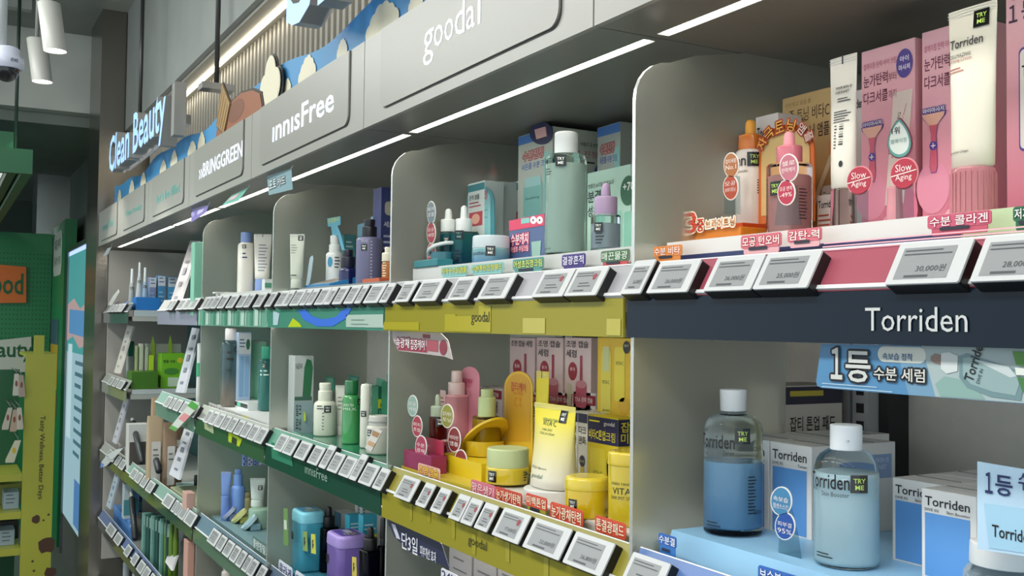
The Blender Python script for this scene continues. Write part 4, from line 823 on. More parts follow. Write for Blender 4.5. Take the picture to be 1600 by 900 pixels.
tc2 = carton('tall_carton', 'tall cream carton behind the clear bottle, nearer the divider', 932, 968, .97, Z, 200, .10, m('a8aea4'), d_tall)
def d_pg(q, f, W, H, fs, D):
    q.text(f, '분결진', W * .02, H * .66, W * .48, H * .13, INK, .0006, 1); q.text(f, '성초', W * .02, H * .50, W * .26, H * .12, INK, .0006, 1); q.text(f, '병풀진 #각질·진정효과', W * .03, H * .82, W * .6, H * .05, INK); q.disc(f, W * .95, H * .72, W * .17, H * .16, m('1f5c3c'), .0006); q.text(f, '+70', W * .84, H * .72, W * .24, H * .09, m('e4ece4'), .0008, 1); q.rr(f, W * .52, H * .1, W * .3, H * .42, W * .04, m('8cc4b0', 's'), .0005); q.rr(f, W * .86, H * .1, W * .2, H * .4, W * .04, m('7cb8a0', 's'), .0005)
carton('pale_green_carton', 'pale green carton with dark green 70 badge behind the lilac dropper', 917, 985, .885, Z, 271, .06, m('aed0be'), d_pg)
i = It('toner_bottle', 'tallest clear toner bottle with white cap beside the tall carton', 'bottle', 883, Z, X=.79)
i.seg('bottle_body', m('dcebe5', 'G'), None, 242, 65, 65, 4, 8); i.seg('liquid', m('ccdcd4', 'L'), None, 258, 59, 59, 3, 1, z0=Z + .004); i.seg('cap', m('d8dcda', 's'), 243, 207, 37, 37, 1, 4); q = MB(); R = 32.5 * i.s; i.sticker(q, -8, 256, 17, R); i.wlines(q, -30, -22, 268, 3, 4, INK, R); i.txt(q, 'goodal', -31, -22, 393, 388, INK, 0, R); q.build('label_print', i.t)
base_dropper('clear ampoule bottle with lilac collar and bulb', 946, .775, Z, 285, 43, 336, 308, 36, 286, 15, m('dfe8ea', 'G'), m('b9c4cc', 'L'), m('a890ae', 's'), 350, (-11, 357, 15), n=2.6)
talker('yellow and blue lettered promo card nearest the second divider', 691, 430, 730, 419, '저자극수딩앰플', 'e8e44c', '8cc4c0', '2c6c70', low=.4)
talker('yellow and teal promo card before the short jar', 738, 426, 786, 415, '수분폭탄진정패드', 'e8e44c', '8cc4c0', '2c6c70', low=.4)
talker('teal promo card before the dark blue card box', 803, 421, 848, 407, '어성초진정크림', 'e4ec6c', '5c9c94', '1c5c54', low=.7)
talker('purple lettered promo card left of the lilac dropper', 880, 416, 913, 400, '결광흔적', 'e6e2f0', '4a3c84', '3a2c74', low=.3)
talker('green lettered promo card with red foot beside the nearest divider', 941, 409, 982, 394, '매끈물광', 'dcecd4', '5c7c5c', '1c4c2c', low=.8, lowc='c84c50')

# ================================================================== YELLOW STRIP BAY, LOWER LEVEL
Z = ZG2
def bann(label, X, pts, mat, deco):
    return flatcard('hanging_banner', label, X, pts, mat, 'banner', .001, deco)
bann('red and silver banner hanging from the yellow strip', .715, [(608, 517), (688, 520), (700, 532), (707, 562), (694, 557), (622, 548)], m('b8acaa', 's'), lambda q, X: (pxpoly(q, X, [(622, 537), (668, 541), (668, 551), (622, 547)], m('a03c50', 's'), .0004), pxt(q, X, '속광채', 619, 543, 640, 527, m('efe4e4'), 1, .001, m('902c44'), .12), pxt(q, X, '집중케어', 642, 546, 664, 530, m('efe4e4'), 1, .001, m('902c44'), .12), pxpoly(q, X, [(667, 531), (685, 532), (685, 550), (667, 548)], m('a8505c', 's'), .0006), pxdisc(q, X, 693, 543, 6, 12, m('8c3444', 's'), .0008), pxpoly(q, X, [(661, 522), (672, 523), (672, 529), (661, 528)], m('8c3444', 's'), .0008)))
bann('navy banner hanging from the lower yellow strip', .715, [(603, 810), (676, 838), (690, 850), (702, 888), (640, 862), (616, 838)], m('262a48', 's'), lambda q, X: (pxt(q, X, '단3일', 628, 856, 653, 830, m('e2e2ea'), 1, .001), pxt(q, X, '피부개선 효과', 657, 868, 682, 851, m('e2e2ea'), 1, .001), pxpoly(q, X, [(612, 818), (618, 820), (626, 843), (620, 841)], m('c8c8d4'), .0006)))
t = thing('magenta_box', 'magenta box with raised lettered back panel next to the second divider', 'box', (.73, Yat(636, .73, Z), Z)); ya, yb = 1.702, Yat(656, .715, Z); q = MB(); q.rbox(.735, .765, yb, ya, Z, Z + .030, m('8c2450', 's'), .001); q.build('box_body', t)
q = MB(); q.rbox(.758, .762, yb + .004, ya - .002, Z + .030, Z + .055, m('a8304c', 's'), .0008); f = front(.758, ya - .004, Z + .036); q.lines(f, .004, .010, .05, 3, .005, m('d89cac'), .3); q.build('lettered_panel', t)
ovals('grey green and crimson oval tag stalk beside the magenta box', .785, [(645, 634, 8, 17, '8ca89c', '모공/세럼'), (652, 666, 8, 17, 'a03040', '피지/조절'), (658, 698, 9, 18, 'a83454', '수분/광채')], [(652, 690), (664, 690), (670, 728), (656, 728)])
def ring_holder(label, u, X, z, r, h, colb, colr, tilt=.35):
    i = It('ring_stand', label, 'stand', u, z, X=X); q = MB(); q.loft(i.X, i.Y, [(z, r * .75, r * .75), (z + h * .5, r * .8, r * .8)], m(colb, 'g')); q.build('stand_base', i.t)
    q = MB(); N = 30; V = []; fs = []
    for k in range(N):
        a = 2 * pi * k / N
        for rr_, dz_ in ((r * .62, .001), (r * 1.12, .001), (r * 1.12, -.003), (r * .62, -.003)):
            yy = rr_ * math.sin(a); V.append((i.X + rr_ * .8 * math.cos(a), i.Y + yy, z + h * .62 - yy * tilt * 1.5 + dz_))
    for k in range(N):
        for c in range(4): fs.append((k * 4 + c, k * 4 + (c + 1) % 4, ((k + 1) % N) * 4 + (c + 1) % 4, ((k + 1) % N) * 4 + c))
    q.add(V, fs, m(colr, 'g')); q.build('sloped_ring', i.t); return i
ring_holder('crimson stand with pale pink sloped ring', 684, .83, Z, .034, .05, 'b02a4c', 'd8b8b8')
base_dropper('amber red dropper bottle with grey green cap in the pink ring', 683, .83, Z + .026, 615, 24, 650, 634, 22, 616, 9, m('b87468', 'G'), m('8a3c30', 'L'), m('a4b49c', 's'), 656, (4, 658, 14), n=3)
i = It('mist_bottle', 'tall pink mist bottle with pale pink cap', 'bottle', 712, Z, X=.87); i.seg('bottle_body', m('dc9aa2', 'L'), None, 617, 38, 38, 2, 2, n=3); i.seg('shoulder', m('e2a4a8', 'g'), 620, 616, 38, 38, 1, 1, n=3); i.seg('cap_base', m('dcc4be', 's'), 617, 597, 27, 27, 1, 2); i.seg('cap', m('e0cac2', 's'), 597, 579, 18, 17, 1, 2)
q = MB(); q.rect(front(i.X - .022, i.Y + .022, Z), 0, 0, .024, .135, m('dcb8b4'), .001); q.lines(front(i.X - .023, i.Y + .020, Z), 0, .12, .018, 16, .007, m('8c5c5c'), .3, .001); q.build('label_panel', i.t)
def d_ap(q, X): pxt(q, X, '광채케어', 722, 600, 738, 590, m('b83c5c'), 2); pxt(q, X, 'SOLUTION', 724, 604, 736, 600, m('b83c5c')); pxt(q, X, 'TXA', 722, 620, 738, 608, m('c87c8c'))
flatcard('arch_card', 'pink arched card lettered TXA behind the pink mist bottle', .90, arch(718, 749, 573, 700), m('d88c9c', 's'), deco=d_ap)
tag(MB().add([(.772, Yat(752, .772, Z), Z), (.772, Yat(689, .772, Z), Z), (.772, Yat(689, .772, Z), Z + .03), (.772, Yat(752, .772, Z), Z + .03), (.86, Yat(752, .772, Z), Z), (.86, Yat(689, .772, Z), Z), (.86, Yat(689, .772, Z), Z + .032), (.86, Yat(752, .772, Z), Z + .032)], [(0, 3, 2, 1), (3, 7, 6, 2), (4, 5, 6, 7), (0, 4, 7, 3), (1, 2, 6, 5), (0, 1, 5, 4)], m('d2b61a', 's')).build('display_block'), 'yellow display block in front of the yellow serum ring', 'display block')
ZB = Z + .032
ring_holder('yellow stand with wide yellow sloped ring', 757, .825, ZB, .043, .05, 'c8a820', 'd6b42c', .5)
i = It('serum_bottle', 'yellow serum bottle with pale green pump cap in the yellow ring', 'bottle', 760, ZB + .012, X=.825); i.seg('bottle_body', m('d8cc8c', 'G'), None, 650, 40, 40, 2, 3, n=3.5); i.seg('liquid', m('c4a41c', 'L'), None, 655, 36, 36, 2, 2, n=3.5, z0=ZB + .014); i.seg('cap', m('b9c890', 's'), 651, 620, 28, 28, 1, 3); i.seg('pump_head', m('bccc94', 's'), 621, 608, 20, 20, 1, 2); q = MB(); i.R *= 1.2; i.sticker(q, 3, 661, 15); i.wlines(q, -18, -6, 660, 4, 5, m('7c6c1c')); q.build('label_print', i.t)
ovals('olive and dark red oval tag stalk before the pink mist bottle', .775, [(699, 650, 10, 19, '8c8c3c', '잡티케어/토닝'), (710, 687, 10, 20, '7c2c2c', '비타민/앰플'), (720, 721, 10, 19, '84302c', '흔적/세럼')], [(714, 716), (726, 716), (728, 742), (720, 742)])
def d_ay(q, X): pxpoly(q, X, arch(791, 829, 584, 690), grad('c89828', 'dcb83c', 1.2, 1.32, 's'), .0005); pxt(q, X, '잡티케어', 799, 611, 822, 596, m('b84c3c'), 2, .001); pxt(q, X, 'SOLUTION', 803, 616, 818, 612, m('b84c3c'), 0, .001); pxt(q, X, 'α', 804, 635, 816, 620, m('c8842c'), 0, .001)
flatcard('arch_card', 'yellow arched card lettered α in the middle of the creams', .86, arch(788, 832, 580, 740), m('d8b02c', 's'), deco=d_ay)
i = It('cream_jar', 'yellow cream jar with pale green lid', 'jar', 793, Z + .004, X=.80); i.seg('jar_body', m('cdb42a', 'g'), None, 728, 70, 70, 3, 3); i.seg('lid', m('b8c490', 's'), 729, 699, 66, 66, 1, 3); q = MB(); i.sticker(q, -24, 741, 17, 35 * i.s); i.wlines(q, 24, 30, 735, 4, 4, INK, 35 * i.s); q.build('label_print', i.t)
sqtube('eye_cream_tube', 'slim bright yellow tube standing behind the white tipped cream tube', 846, .86, Z, 20, 735, 580, m('d8c81c', 's'), m('dfe2de', 'G'), wc=18, crimp=12, mark='15161a')
i = It('clear_stand', 'small clear display stand between jar and cream tube', 'stand', 831, Z, X=.80); q = MB(); q.loft(i.X, i.Y, [(Z, .012), (Z + .003, .012), (Z + .004, .007), (Z + .025, .007), (Z + .027, .010), (Z + .029, .010)], m('dfe8e8', 'A')); q.build('stand_body', i.t)
def d_vc(q, f, i, a0, a1):
    q.text(f, 'VITA·C', -a1 * .35, i.Z(665), a1 * .66, 9 * i.s, m('2c4c2c'), .0004, 0); q.text(f, 'GREEN TANGERINE', -a1 * .4, i.Z(657), a1 * .75, 3.5 * i.s, m('5c7c3c')); q.text(f, 'DARK SPOT', -a1 * .3, i.Z(673), a1 * .5, 3.5 * i.s, m('3c5c2c')); q.text(f, 'TONE UP CREAM', -a1 * .4, i.Z(679), a1 * .72, 3.5 * i.s, m('3c5c2c'))
    q.text(f, 'SPF 50+ PA++++', -a1 * .45, i.Z(732), a1 * .75, 4 * i.s, m('3c3c34')); q.text(f, 'goodal', -a1 * .35, i.Z(747), a1 * .55, 8 * i.s, m('2c5c4c')); q.tryme(f, a1 * .38, i.Z(658), 19 * i.s)
i = sqtube('cream_tube', 'yellow to white faded cream tube standing before the stacked cartons', 865, .795, Z, 64, 762, 632, grad('dcd8c8', 'd6c838', .025, .115, 's'), m('dad9d4', 's'), wc=60, deco=d_vc, crimp=9)
def d_txa(top):
    def d(q, f, W, H, fs, D):
        q.text(f, top, W * .06, H * .87, W * .85, H * .09, INK, .0006, 1)
        q.text(f, '세럼', W * .06, H * .74, W * .4, H * .10, INK, .0006, 1) if top != '조명 캡슐 세럼' else None
        q.disc(f, W * .32, H * .56, W * .17, H * .12, m('9c2c3c'), .0006); q.text(f, '추가' if top != '조명 캡슐 세럼' else '50', W * .22, H * .56, W * .2, H * .05, m('f0e0e0'), .0008, 1)
        q.rr(f, W * .45, H * .1, W * .4, H * .32, W * .06, m('b4586c', 's'), .0006); q.rect(f, W * .60, H * .35, W * .09, H * .42, m('a83c54', 's'), .0007); q.disc(f, W * .65, H * .4, W * .2, H * .05, m('c88c98', 's'), .0008); q.rr(f, W * .12, H * .05, W * .16, H * .35, W * .03, m('c8c4a8', 's'), .0006)
    return d
for k, (a, b, tx) in enumerate(((796, 835, '조명 캡슐 세럼'), (838, 879, '조명 캡슐'), (882, 923, '조명 캡슐'))):
    carton('capsule_carton', 'pink capsule serum carton stacked high, %s' % ['farthest, with round 50 badge', 'middle of the three', 'nearest to the large yellow carton'][k], a, b, .93, Z + .107, 527, .045, m('d8c4c4'), d_txa(tx), 'capsule serum cartons high up')
for k, (a, b) in enumerate(((748, 783), (783, 800), (818, 853), (856, 893), (895, 930))):
    def dd(q, f, W, H, fs, D): q.rect(f, 0, H * .86, W, H * .11, m('8c2434')); q.text(f, 'TXA 광채 캡슐', W * .08, H * .885, W * .8, H * .06, m('ecdede'), .0007, 1); q.text(f, '속광채', W * .08, H * .68, W * .75, H * .15, INK, .0006, 1)
    carton('capsule_carton', ['white capsule carton behind the serum bottle', 'white capsule carton behind the yellow arch card', 'capsule carton lettered 속광채, half behind the slim tube', 'capsule carton lettered 속광채, above the cream tube', 'capsule carton lettered 속광채, next to the yellow boxes'][k], a, b, .93, Z, 611 if k > 1 else 603, .05, m('d2cccc'), dd, 'capsule serum cartons below')
def d_yc(q, f, W, H, fs, D):
    q.rr(f, W * .12, H * .12, W * .3, H * .75, W * .12, m('cfc23c', 's'), .0005); q.rect(f, W * .18, H * .62, W * .18, H * .28, m('b8c088', 's'), .0007); q.text(f, 'VITA·C', W * .16, H * .48, W * .22, H * .04, m('3c4c1c'), .0008); q.rr(f, W * .52, H * .3, W * .3, H * .6, W * .06, m('d6c62c', 's'), .0005); q.text(f, 'VITA·C', W * .56, H * .7, W * .22, H * .04, m('3c4c1c'), .0008); q.disc(f, W * .8, H * .25, W * .16, H * .1, m('c8a01c', 's'), .0005)
    q.disc(f, W * .87, H * .90, W * .1, H * .07, INK, .0008); q.text(f, '추가', W * .81, H * .90, W * .12, H * .03, m('e0dc9c'), .001, 1); q.text(f, 'goodal', W * .18, H * .17, W * .2, H * .03, m('5c5c1c'), .0008)
carton('yellow_carton', 'large bright yellow set carton standing high beside the nearest divider', 933, 986, .885, Z + .103, 527, .06, m('cfae1c'), d_yc)
def d_ton(q, f, W, H, fs, D):
    q.rect(f, 0, H * .68, W, H * .31, m('25264c')); q.text(f, '비타C톤업', W * .05, H * .72, W * .55, H * .12, m('dcd02c'), .0007, 1); q.text(f, '크림', W * .62, H * .72, W * .3, H * .11, m('dcd02c'), .0007); q.text(f, 'goodal', W * .55, H * .89, W * .35, H * .06, m('e8e8e0'), .0007); q.lines(f, W * .05, H * .93, W * .45, 1, H * .05, m('dcd02c'))
    q.rr(f, W * .1, H * .02, W * .5, H * .6, W * .04, m('d2c23c', 's'), .0005); q.text(f, 'VITA·C', W * .2, H * .3, W * .3, H * .05, m('3c4c1c'), .0008); q.disc(f, W * .85, H * .42, W * .2, H * .22, INK, .0007); q.rect(f, W * .78, H * .34, W * .14, H * .16, m('d8cc2c'), .0009)
    q.rect(fs, 0, H * .68, D, H * .31, m('25264c')); q.text(fs, '잡티', D * .08, H * .84, D * .5, H * .12, m('dcd02c'), .0007, 1); q.text(fs, '미백', D * .08, H * .71, D * .5, H * .12, m('dcd02c'), .0007, 1)
pc = carton('tone_up_carton', 'front yellow and navy tone up cream carton lettered 비타C톤업크림', 918, 965, .85, Z, 648, .06, m('cdb824'), d_ton, 'yellow and navy tone up cream cartons', top=m('c8b41c'))
copy_carton(pc[0], .065, 0, 'tone up carton behind the front yellow and navy carton'); 
copy_carton(pc[0], .065, (pc[2] - pc[3]) + .002, 'tone up carton behind the narrow white and navy cartons')
def d_nar(q, f, W, H, fs, D): q.rect(f, 0, H * .88, W, H * .11, m('25264c')); q.text(f, '다크', W * .08, H * .74, W * .8, H * .10, INK, .0006, 1); q.text(f, '완화', W * .08, H * .62, W * .8, H * .10, INK, .0006, 1); q.disc(f, W * .5, H * .42, W * .32, H * .07, m('25264c'), .0006); q.text(f, '1+1', W * .3, H * .40, W * .4, H * .035, m('e0d83c'), .0008, 1); q.rr(f, W * .3, H * .02, W * .4, H * .34, W * .1, m('ccb43c', 's'), .0006)
carton('narrow_carton', 'narrow white and navy 1+1 carton, right of the pair', 903, 917, .85, Z, 644, .05, m('dad8d0'), d_nar, 'narrow 1+1 cartons')
carton('narrow_carton', 'narrow white and navy 1+1 carton hugging the cream tube', 888, 902, .85, Z, 642, .05, m('dad8d0'), d_nar, 'narrow 1+1 cartons')
i = It('cream_tub', 'round yellow tub with rounded yellow lid at the front', 'tub', 917, Z, v=806); i.seg('tub_body', m('d4b41c', 'g'), None, 762, 69, 70, 4, 1); i.seg('lid', m('dcc43c', 'g'), 763, 743, 72, 70, 1, 6); q = MB(); R = 34.5 * i.s; i.sticker(q, -22, 784, 16, R); i.txt(q, 'goodal', 27, 36 - 2, 797, 789, m('2c4c2c'), 0, R); q.build('label_print', i.t)
i = It('pad_tub', 'tall yellow pad tub lettered VITA·C behind the edge of the nearest divider', 'tub', 986, Z, X=.79); i.seg('tub_body', m('c9b22a', 'g'), None, 724, 72, 73, 4, 1); i.seg('lid', m('d6bc34', 'g'), 725, 704, 76, 74, 1, 5); q = MB(); R = 36 * i.s; i.txt(q, 'VITA·C', -28, 14, 768, 758, m('2c3c1c'), 0, R); i.txt(q, 'GREEN TANGERINE', -30, 14, 754, 750, m('3c4c1c'), 0, R); i.txt(q, 'DARK SPOT CARE PAD', -30, 14, 776, 771, m('3c4c1c'), 0, R); q.build('label_print', i.t)
RT = 'f0e4c8'
talker('red and yellow promo card before the magenta box', 655, 740, 686, 724, '조명캡슐', 'e8c83c', 'dcb4a0', 'b84c3c', X=.735, low=.6, lowc='a8283c')
talker('pink flowered promo card before the yellow block', 738, 770, 772, 750, '맑은생기', 'f0ccd0', 'd8748c', 'c85c5c', X=.735, low=.5, lowc='c8d4e0')
talker('orange lettered promo card 눈가생기탄력 left of the white card', 776, 780, 814, 761, '눈가생기탄력', RT, 'c84c3c', 'c8401c', X=.735, low=.6, lowc='a89c2c')
talker('orange lettered promo card 미백톤업', 824, 788, 853, 771, '미백톤업', RT, 'd8543c', 'c8401c', X=.735, low=.9, lowc='a8a43c')
talker('orange lettered promo card 눈가광채탄력', 862, 808, 909, 785, '눈가광채탄력', RT, 'd8543c', 'c8401c', X=.735, low=.7, lowc='a8a43c')
talker('orange lettered promo card 톤결광패드 beside the nearest divider', 932, 828, 976, 806, '톤결광패드', RT, 'd8543c', 'c8401c', X=.735, low=.9, lowc='a8a42c')
# low shelf under it
shelf(yG[0], yG[1], 3, m('5c5840', 'g'), 'low shelf under the navy banner with grey cartons')
for k, (a, b) in enumerate(((700, 735), (738, 773), (776, 812), (815, 850))):
    carton('grey_carton', 'pale grey carton on the low shelf, %s from the navy banner' % ORD[k], a, b, .80, .86, 846, .05, m('a8a4a4'), lambda q, f, W, H, fs, D: (q.lines(f, W * .2, H * .88, W * .6, 9, H * .09, m('6c686c'), .15)), 'grey cartons on the low shelf')
tag(MB().box(.78, 1.05, 1.2, 1.70, .8051, .859, m('8c8a88', 's')).build('display_riser'), 'grey step under the pale grey cartons on the low shelf', 'riser')
talker('white edged navy promo card at the bottom edge under the navy banner', 691, 905, 714, 888, '24H', '2c2c54', 'dcdce4', None, X=.72, low=.3)

# ================================================================== BLUE SWIRL BAY, EYE LEVEL
Z = ZI1; YM[0] = 2.455
def pump(label, u, X, z, w, v_sh, v_cap, wc, v_head, wh, body, cap, stk=None, n=2, deco=None, sh=6, name='pump_bottle'):
    i = It(name, label, 'bottle', u, z, X=X); i.seg('bottle_body', body, None, v_sh, w, w, 3, sh, n=n); q = MB(); i.R *= 1.08 if n > 2 else 1
    if stk: i.sticker(q, *stk)
    if deco: deco(q, i)
    if q.v: q.build('label_print', i.t)
    i.seg('collar', cap, v_sh + 1, v_cap, wc, wc, 1, 2); 
    if v_head: i.seg('pump_head', cap, v_cap + 1, v_head, wh, wh * 1.05, 1, 2)
    return i
sqtube('cream_tube', 'pale green grey cream tube standing before the third divider', 463, .82, Z, 23, 437, 366, m('c6cdbc', 's'), m('ccd2c2', 's'), wc=18, crimp=5, deco=lambda q, f, i, a0, a1: (q.tryme(f, a1 * .15, i.Z(376), 8 * i.s), q.lines(f, -a1 * .8, i.Z(384), a1 * .9, 4, 4 * i.s, m('8c9484')), q.lines(f, -a1 * .7, i.Z(431), a1, 1, 4 * i.s, INK)))
flatcard('brush_tag', 'pale blue toothbrush shaped tag stalk beside the pale tube', .79, [(488, 399), (489, 405), (487, 420), (485, 436), (481, 452), (477, 452), (480, 432), (482, 415), (484, 403)], m('b8ccd8', 's'), 'promo tag')
t = thing('display_tray', 'blue sloped tray box with three printed sheets', 'tray', (.80, Yat(507, .80, Z), Z)); ya, yb = Yat(488, .79, Z), Yat(528, .79, Z); zt = Zat(428, .86, yb)
q = MB(); q.add([(.77, ya, Z), (.77, yb, Z), (.86, yb, Z), (.86, ya, Z), (.77, ya, Z + .006), (.77, yb, Z + .006), (.86, yb, zt), (.86, ya, zt)], [(0, 3, 2, 1), (0, 1, 5, 4), (1, 2, 6, 5), (2, 3, 7, 6), (3, 0, 4, 7), (4, 5, 6, 7)], m('2f7cb4', 's')); q.build('tray_body', t)
q = MB(); dz_ = (zt - Z - .006); f = Fr((.77, ya, Z + .006), (0, -1, 0), (.09, 0, dz_)); L_ = math.hypot(.09, dz_); q.rect(f, (ya - yb) * .1, L_ * .1, (ya - yb) * .75, L_ * .75, m('b8c8cc', 's'), .0004)
for k in range(3): q.rect(f, (ya - yb) * (.16 + k * .22), L_ * .2, (ya - yb) * .14, L_ * .5, m('8c6c50'), .0008)
q.build('printed_sheet', t)
i = pump('white pump bottle with blue oval sticker behind the navy dropper', 522, .86, Z, 27, 394, 382, 18, 368, 14, m('d4d8d4', 's'), m('dcdfdb', 's')); q = MB(); f = i.cy(13.5 * i.s); f.ph = i.ang(-7, 13.5 * i.s); q.disc(f, 0, i.Z(410), 4.5 * i.s, 8 * i.s, m('3c8cac', 's')); i.wlines(q, 0, 8, 404, 4, 5, INK, 13.5 * i.s); q.build('oval_sticker', i.t)
pump('dark navy dropper bottle with black stepped cap', 543, .82, Z, 27, 418, 401, 22, 390, 15, m('141c50', 'g'), m('15172a', 's'), None, name='serum_bottle')
pump('grey purple pump bottle with black pump cap', 576, .83, Z, 41, 371, 354, 23, 343, 17, m('626280', 's'), m('14151f', 's'), (-8, 388, 10), deco=lambda q, i: (i.wlines(q, 2, 5, 380, 12, 5, m('b4b4c4')), i.txt(q, 'EEUU', -12, -2, 380, 376, m('b4b4c4'))))
pump('small orange serum bottle with cream cap at the second divider', 606, .80, Z, 20, 408, 395, 20, 386, 11, m('c07c3c', 'L'), m('d8d2bc', 's'), None, deco=lambda q, i: (i.wlines(q, -8, -2, 412, 6, 4, m('e4dcc8')),), name='serum_bottle')
flatcard('promo_tag', 'light blue number shaped tag above the white pump bottle', .87, [(511, 341), (532, 338), (532, 351), (527, 353), (533, 368), (538, 390), (534, 390), (528, 368), (519, 368), (517, 354), (512, 354)], m('5cacc8', 's'), 'promo tag', deco=lambda q, X: pxt(q, X, '진정토너', 513, 350, 530, 342, m('d4e078'), 1, .001))
t = thing('oval_tag', 'white and blue oval tag rising behind the purple pump bottle', 'promo tag', atX(583, 370, .90)); q = MB(); pxdisc(q, .90, 584, 354, 8, 17, m('8cb8cc', 's'), 0, .001); pxdisc(q, .90, 584, 354, 5.5, 14, m('d0e0e4', 's'), .0006); pxpoly(q, .90, [(559, 351), (571, 348), (571, 372), (559, 374)], m('7cb0c8', 's'), .001, .001); q.build('card', t)
def d_pp(q, f, W, H, fs, D): q.rr(f, W * .2, H * .72, W * .6, H * .14, W * .2, m('b8b4a4', 's'), .0006); q.text(f, '세트', W * .15, H * .60, W * .6, H * .06, m('dfe0ec'), .0006, 1); q.lines(f, W * .15, H * .5, W * .65, 4, H * .06, m('b8bcdc'))
carton('purple_carton', 'tall dark purple blue carton at the far side of the second divider', 594, 622, .89, Z, 292, .05, m('3c4478'), d_pp)
q = MB(); ya, yb = Yat(566, .765, Z), Yat(592, .765, Z); q.rbox(.765, .80, yb, ya, Z, Z + .009, m('c05c3c', 's'), .001); f = Fr((.765, ya, Z + .0095), (0, -1, 0), (1, 0, 0)); q.rect(f, .004, .004, (ya - yb) - .008, .01, m('e0d8c8')); tag(q.build('flat_box'), 'low orange box lying before the purple pump bottle', 'box')
for k, (a, b, l) in enumerate(((537, 555, 'teal ampoule carton behind the navy dropper'), (556, 570, 'cream carton behind the purple pump bottle'))): carton('back_carton', l, a, b, .93, Z, 366 if k == 0 else 372, .04, m('4c8c8c' if k == 0 else 'b4bcb4'), lambda q, f, W, H, fs, D: q.lines(f, W * .15, H * .85, W * .6, 3, H * .08, m('c8d8d4')))

# lower level
Z = ZI2
def d_new(q, f, W, H, fs, D):
    q.text(f, 'NEW', W * .05, H * .83, W * .36, H * .07, m('3c4444'), .0006); q.poly(f, [(W * .42, H * .45), (W * .5, H * .85), (W * .62, H * .96), (W * .85, H * .94), (W * .95, H * .85), (W * .85, H * .45)], m('2c6c48', 's'), .0006); q.rect(f, W * .02, H * .42, W * .9, H * .05, m('3c6454'), .0008)
    q.rect(f, 0, 0, W, H * .41, m('8ca4a8', 's'), .0005); q.text(f, '밀크', W * .1, H * .22, W * .28, H * .15, INK, .0008, 1); q.text(f, '로션', W * .1, H * .04, W * .28, H * .15, INK, .0008, 1)
carton('new_carton', 'tall carton printed NEW with a green tube picture', 459, 489, .83, Z, 556, .05, m('b0b8b4'), d_new)
tag(MB().box(.79, .83, Yat(476, .79, Z) - .0, Yat(456, .79, Z), Z, Z + .02, m('3c8468', 's')).build('green_block'), 'small green block at the left end of the glossy green step', 'block')
pump('white lotion bottle with stepped white pump cap', 507, .80, Z, 35, 626, 610, 22, 598, 18, m('d6dac8', 's'), m('dadccb', 's'), (4, 638, 11), deco=lambda q, i: (i.wlines(q, -12, -2, 634, 2, 4, INK), i.wlines(q, -4, -1, 645, 6, 5, m('6c7468'))), sh=8)
sqtube('cream_tube', 'slim white cream tube between white lotion and green bottle', 532, .84, Z, 18, 666, 602, m('dcded2', 's'), m('d8dace', 's'), wc=12, crimp=4, deco=lambda q, f, i, a0, a1: q.lines(f, -a1 * .5, i.Z(622), a1 * .8, 4, 6 * i.s, m('8c9484')))
i = pump('bright green bottle with dark green rounded cap', 548, .80, Z, 28, 615, 594, 22, None, 0, grad('58ac6c', '3c8c4c', 0, .08, 'g'), m('1f6c3c', 'g'), (12, 627, 9), deco=lambda q, i: (i.txt(q, 'GREEN TEA', -12, 4, 634, 630, m('cfe4cc')), i.txt(q, 'MILK', -12, 8, 640, 636, m('cfe4cc'))), sh=9, name='lotion_bottle')
pump('slim white cylinder bottle leaning at the jar', 570, .80, Z, 16, 602, 600, 14, None, 0, m('dcdeD0'.lower(), 's'), m('dcded2', 's'), (-3, 646, 9), sh=2, name='toner_bottle')
i = It('cream_jar', 'white jar with ridged grey white lid beside the second divider', 'jar', 592, Z, X=.79); i.seg('jar_body', m('c9c8bc', 's'), None, 664, 40, 40, 4, 5); i.seg('lid', m('c4c4bc', 's'), 665, 649, 34, 33, 1, 2); q = MB(); i.sticker(q, -15, 675, 10, 20 * i.s); q.build('label_print', i.t); q = MB(); q.loft(i.X, i.Y, rings(i.Z(659), i.Z(656), 17.8 * i.s, 17.8 * i.s, .0004, .0004), m('b4b4ac', 's')); q.build('lid_ridge', i.t)
for k, (a, b, vt, l) in enumerate(((579, 588, 600, 'white topped green 2 set carton, leftmost'), (590, 604, 604, 'dark green carton with yellow x2 strip, middle'), (606, 618, 598, 'dark green carton nearest the second divider'))):
    def dg(q, f, W, H, fs, D, k=k):
        q.rect(f, 0, H * .62, W, H * .16, m('c8d42c' if k else '2c8c60')); q.text(f, 'x2' if k else '2', W * .2, H * .64, W * .5, H * .1, INK, .0006, 1); q.text(f, '100', W * .2, H * .48, W * .6, H * .1, m('a8dcc0'), .0006, 1); q.lines(f, W * .1, H * .36, W * .7, 3, H * .1, m('a8dcc0'))
    t = carton('green_carton', l, a, b, .86, Z, vt, .04, m('1f7050' if k else 'b8ccc0'), dg, 'green tea cartons')[0]
    if k: q = MB(); pxpoly(q, clampX(a - 2, .86), [(a - 1, vt), (a - 1, vt - 14), (b - 2, vt - 10), (b - 2, vt + 3)], m('2c8468', 's'), .001, .001); q.build('header_flap', t)
for u, v, l in ((515, 586, 'white lotion bottle'), (553, 585, 'green bottle cap')):
    flatcard('header_card', 'small dark green header card above the ' + l, .88, [(u - 8, v), (u + 7, v + 4), (u + 7, v + 24), (u - 8, v + 24)], m('2c7c68', 's'), deco=lambda q, X, u=u, v=v: pxt(q, X, '그린티', u - 6, v + 10, u + 5, v + 4, m('b8dcc8'), 0))
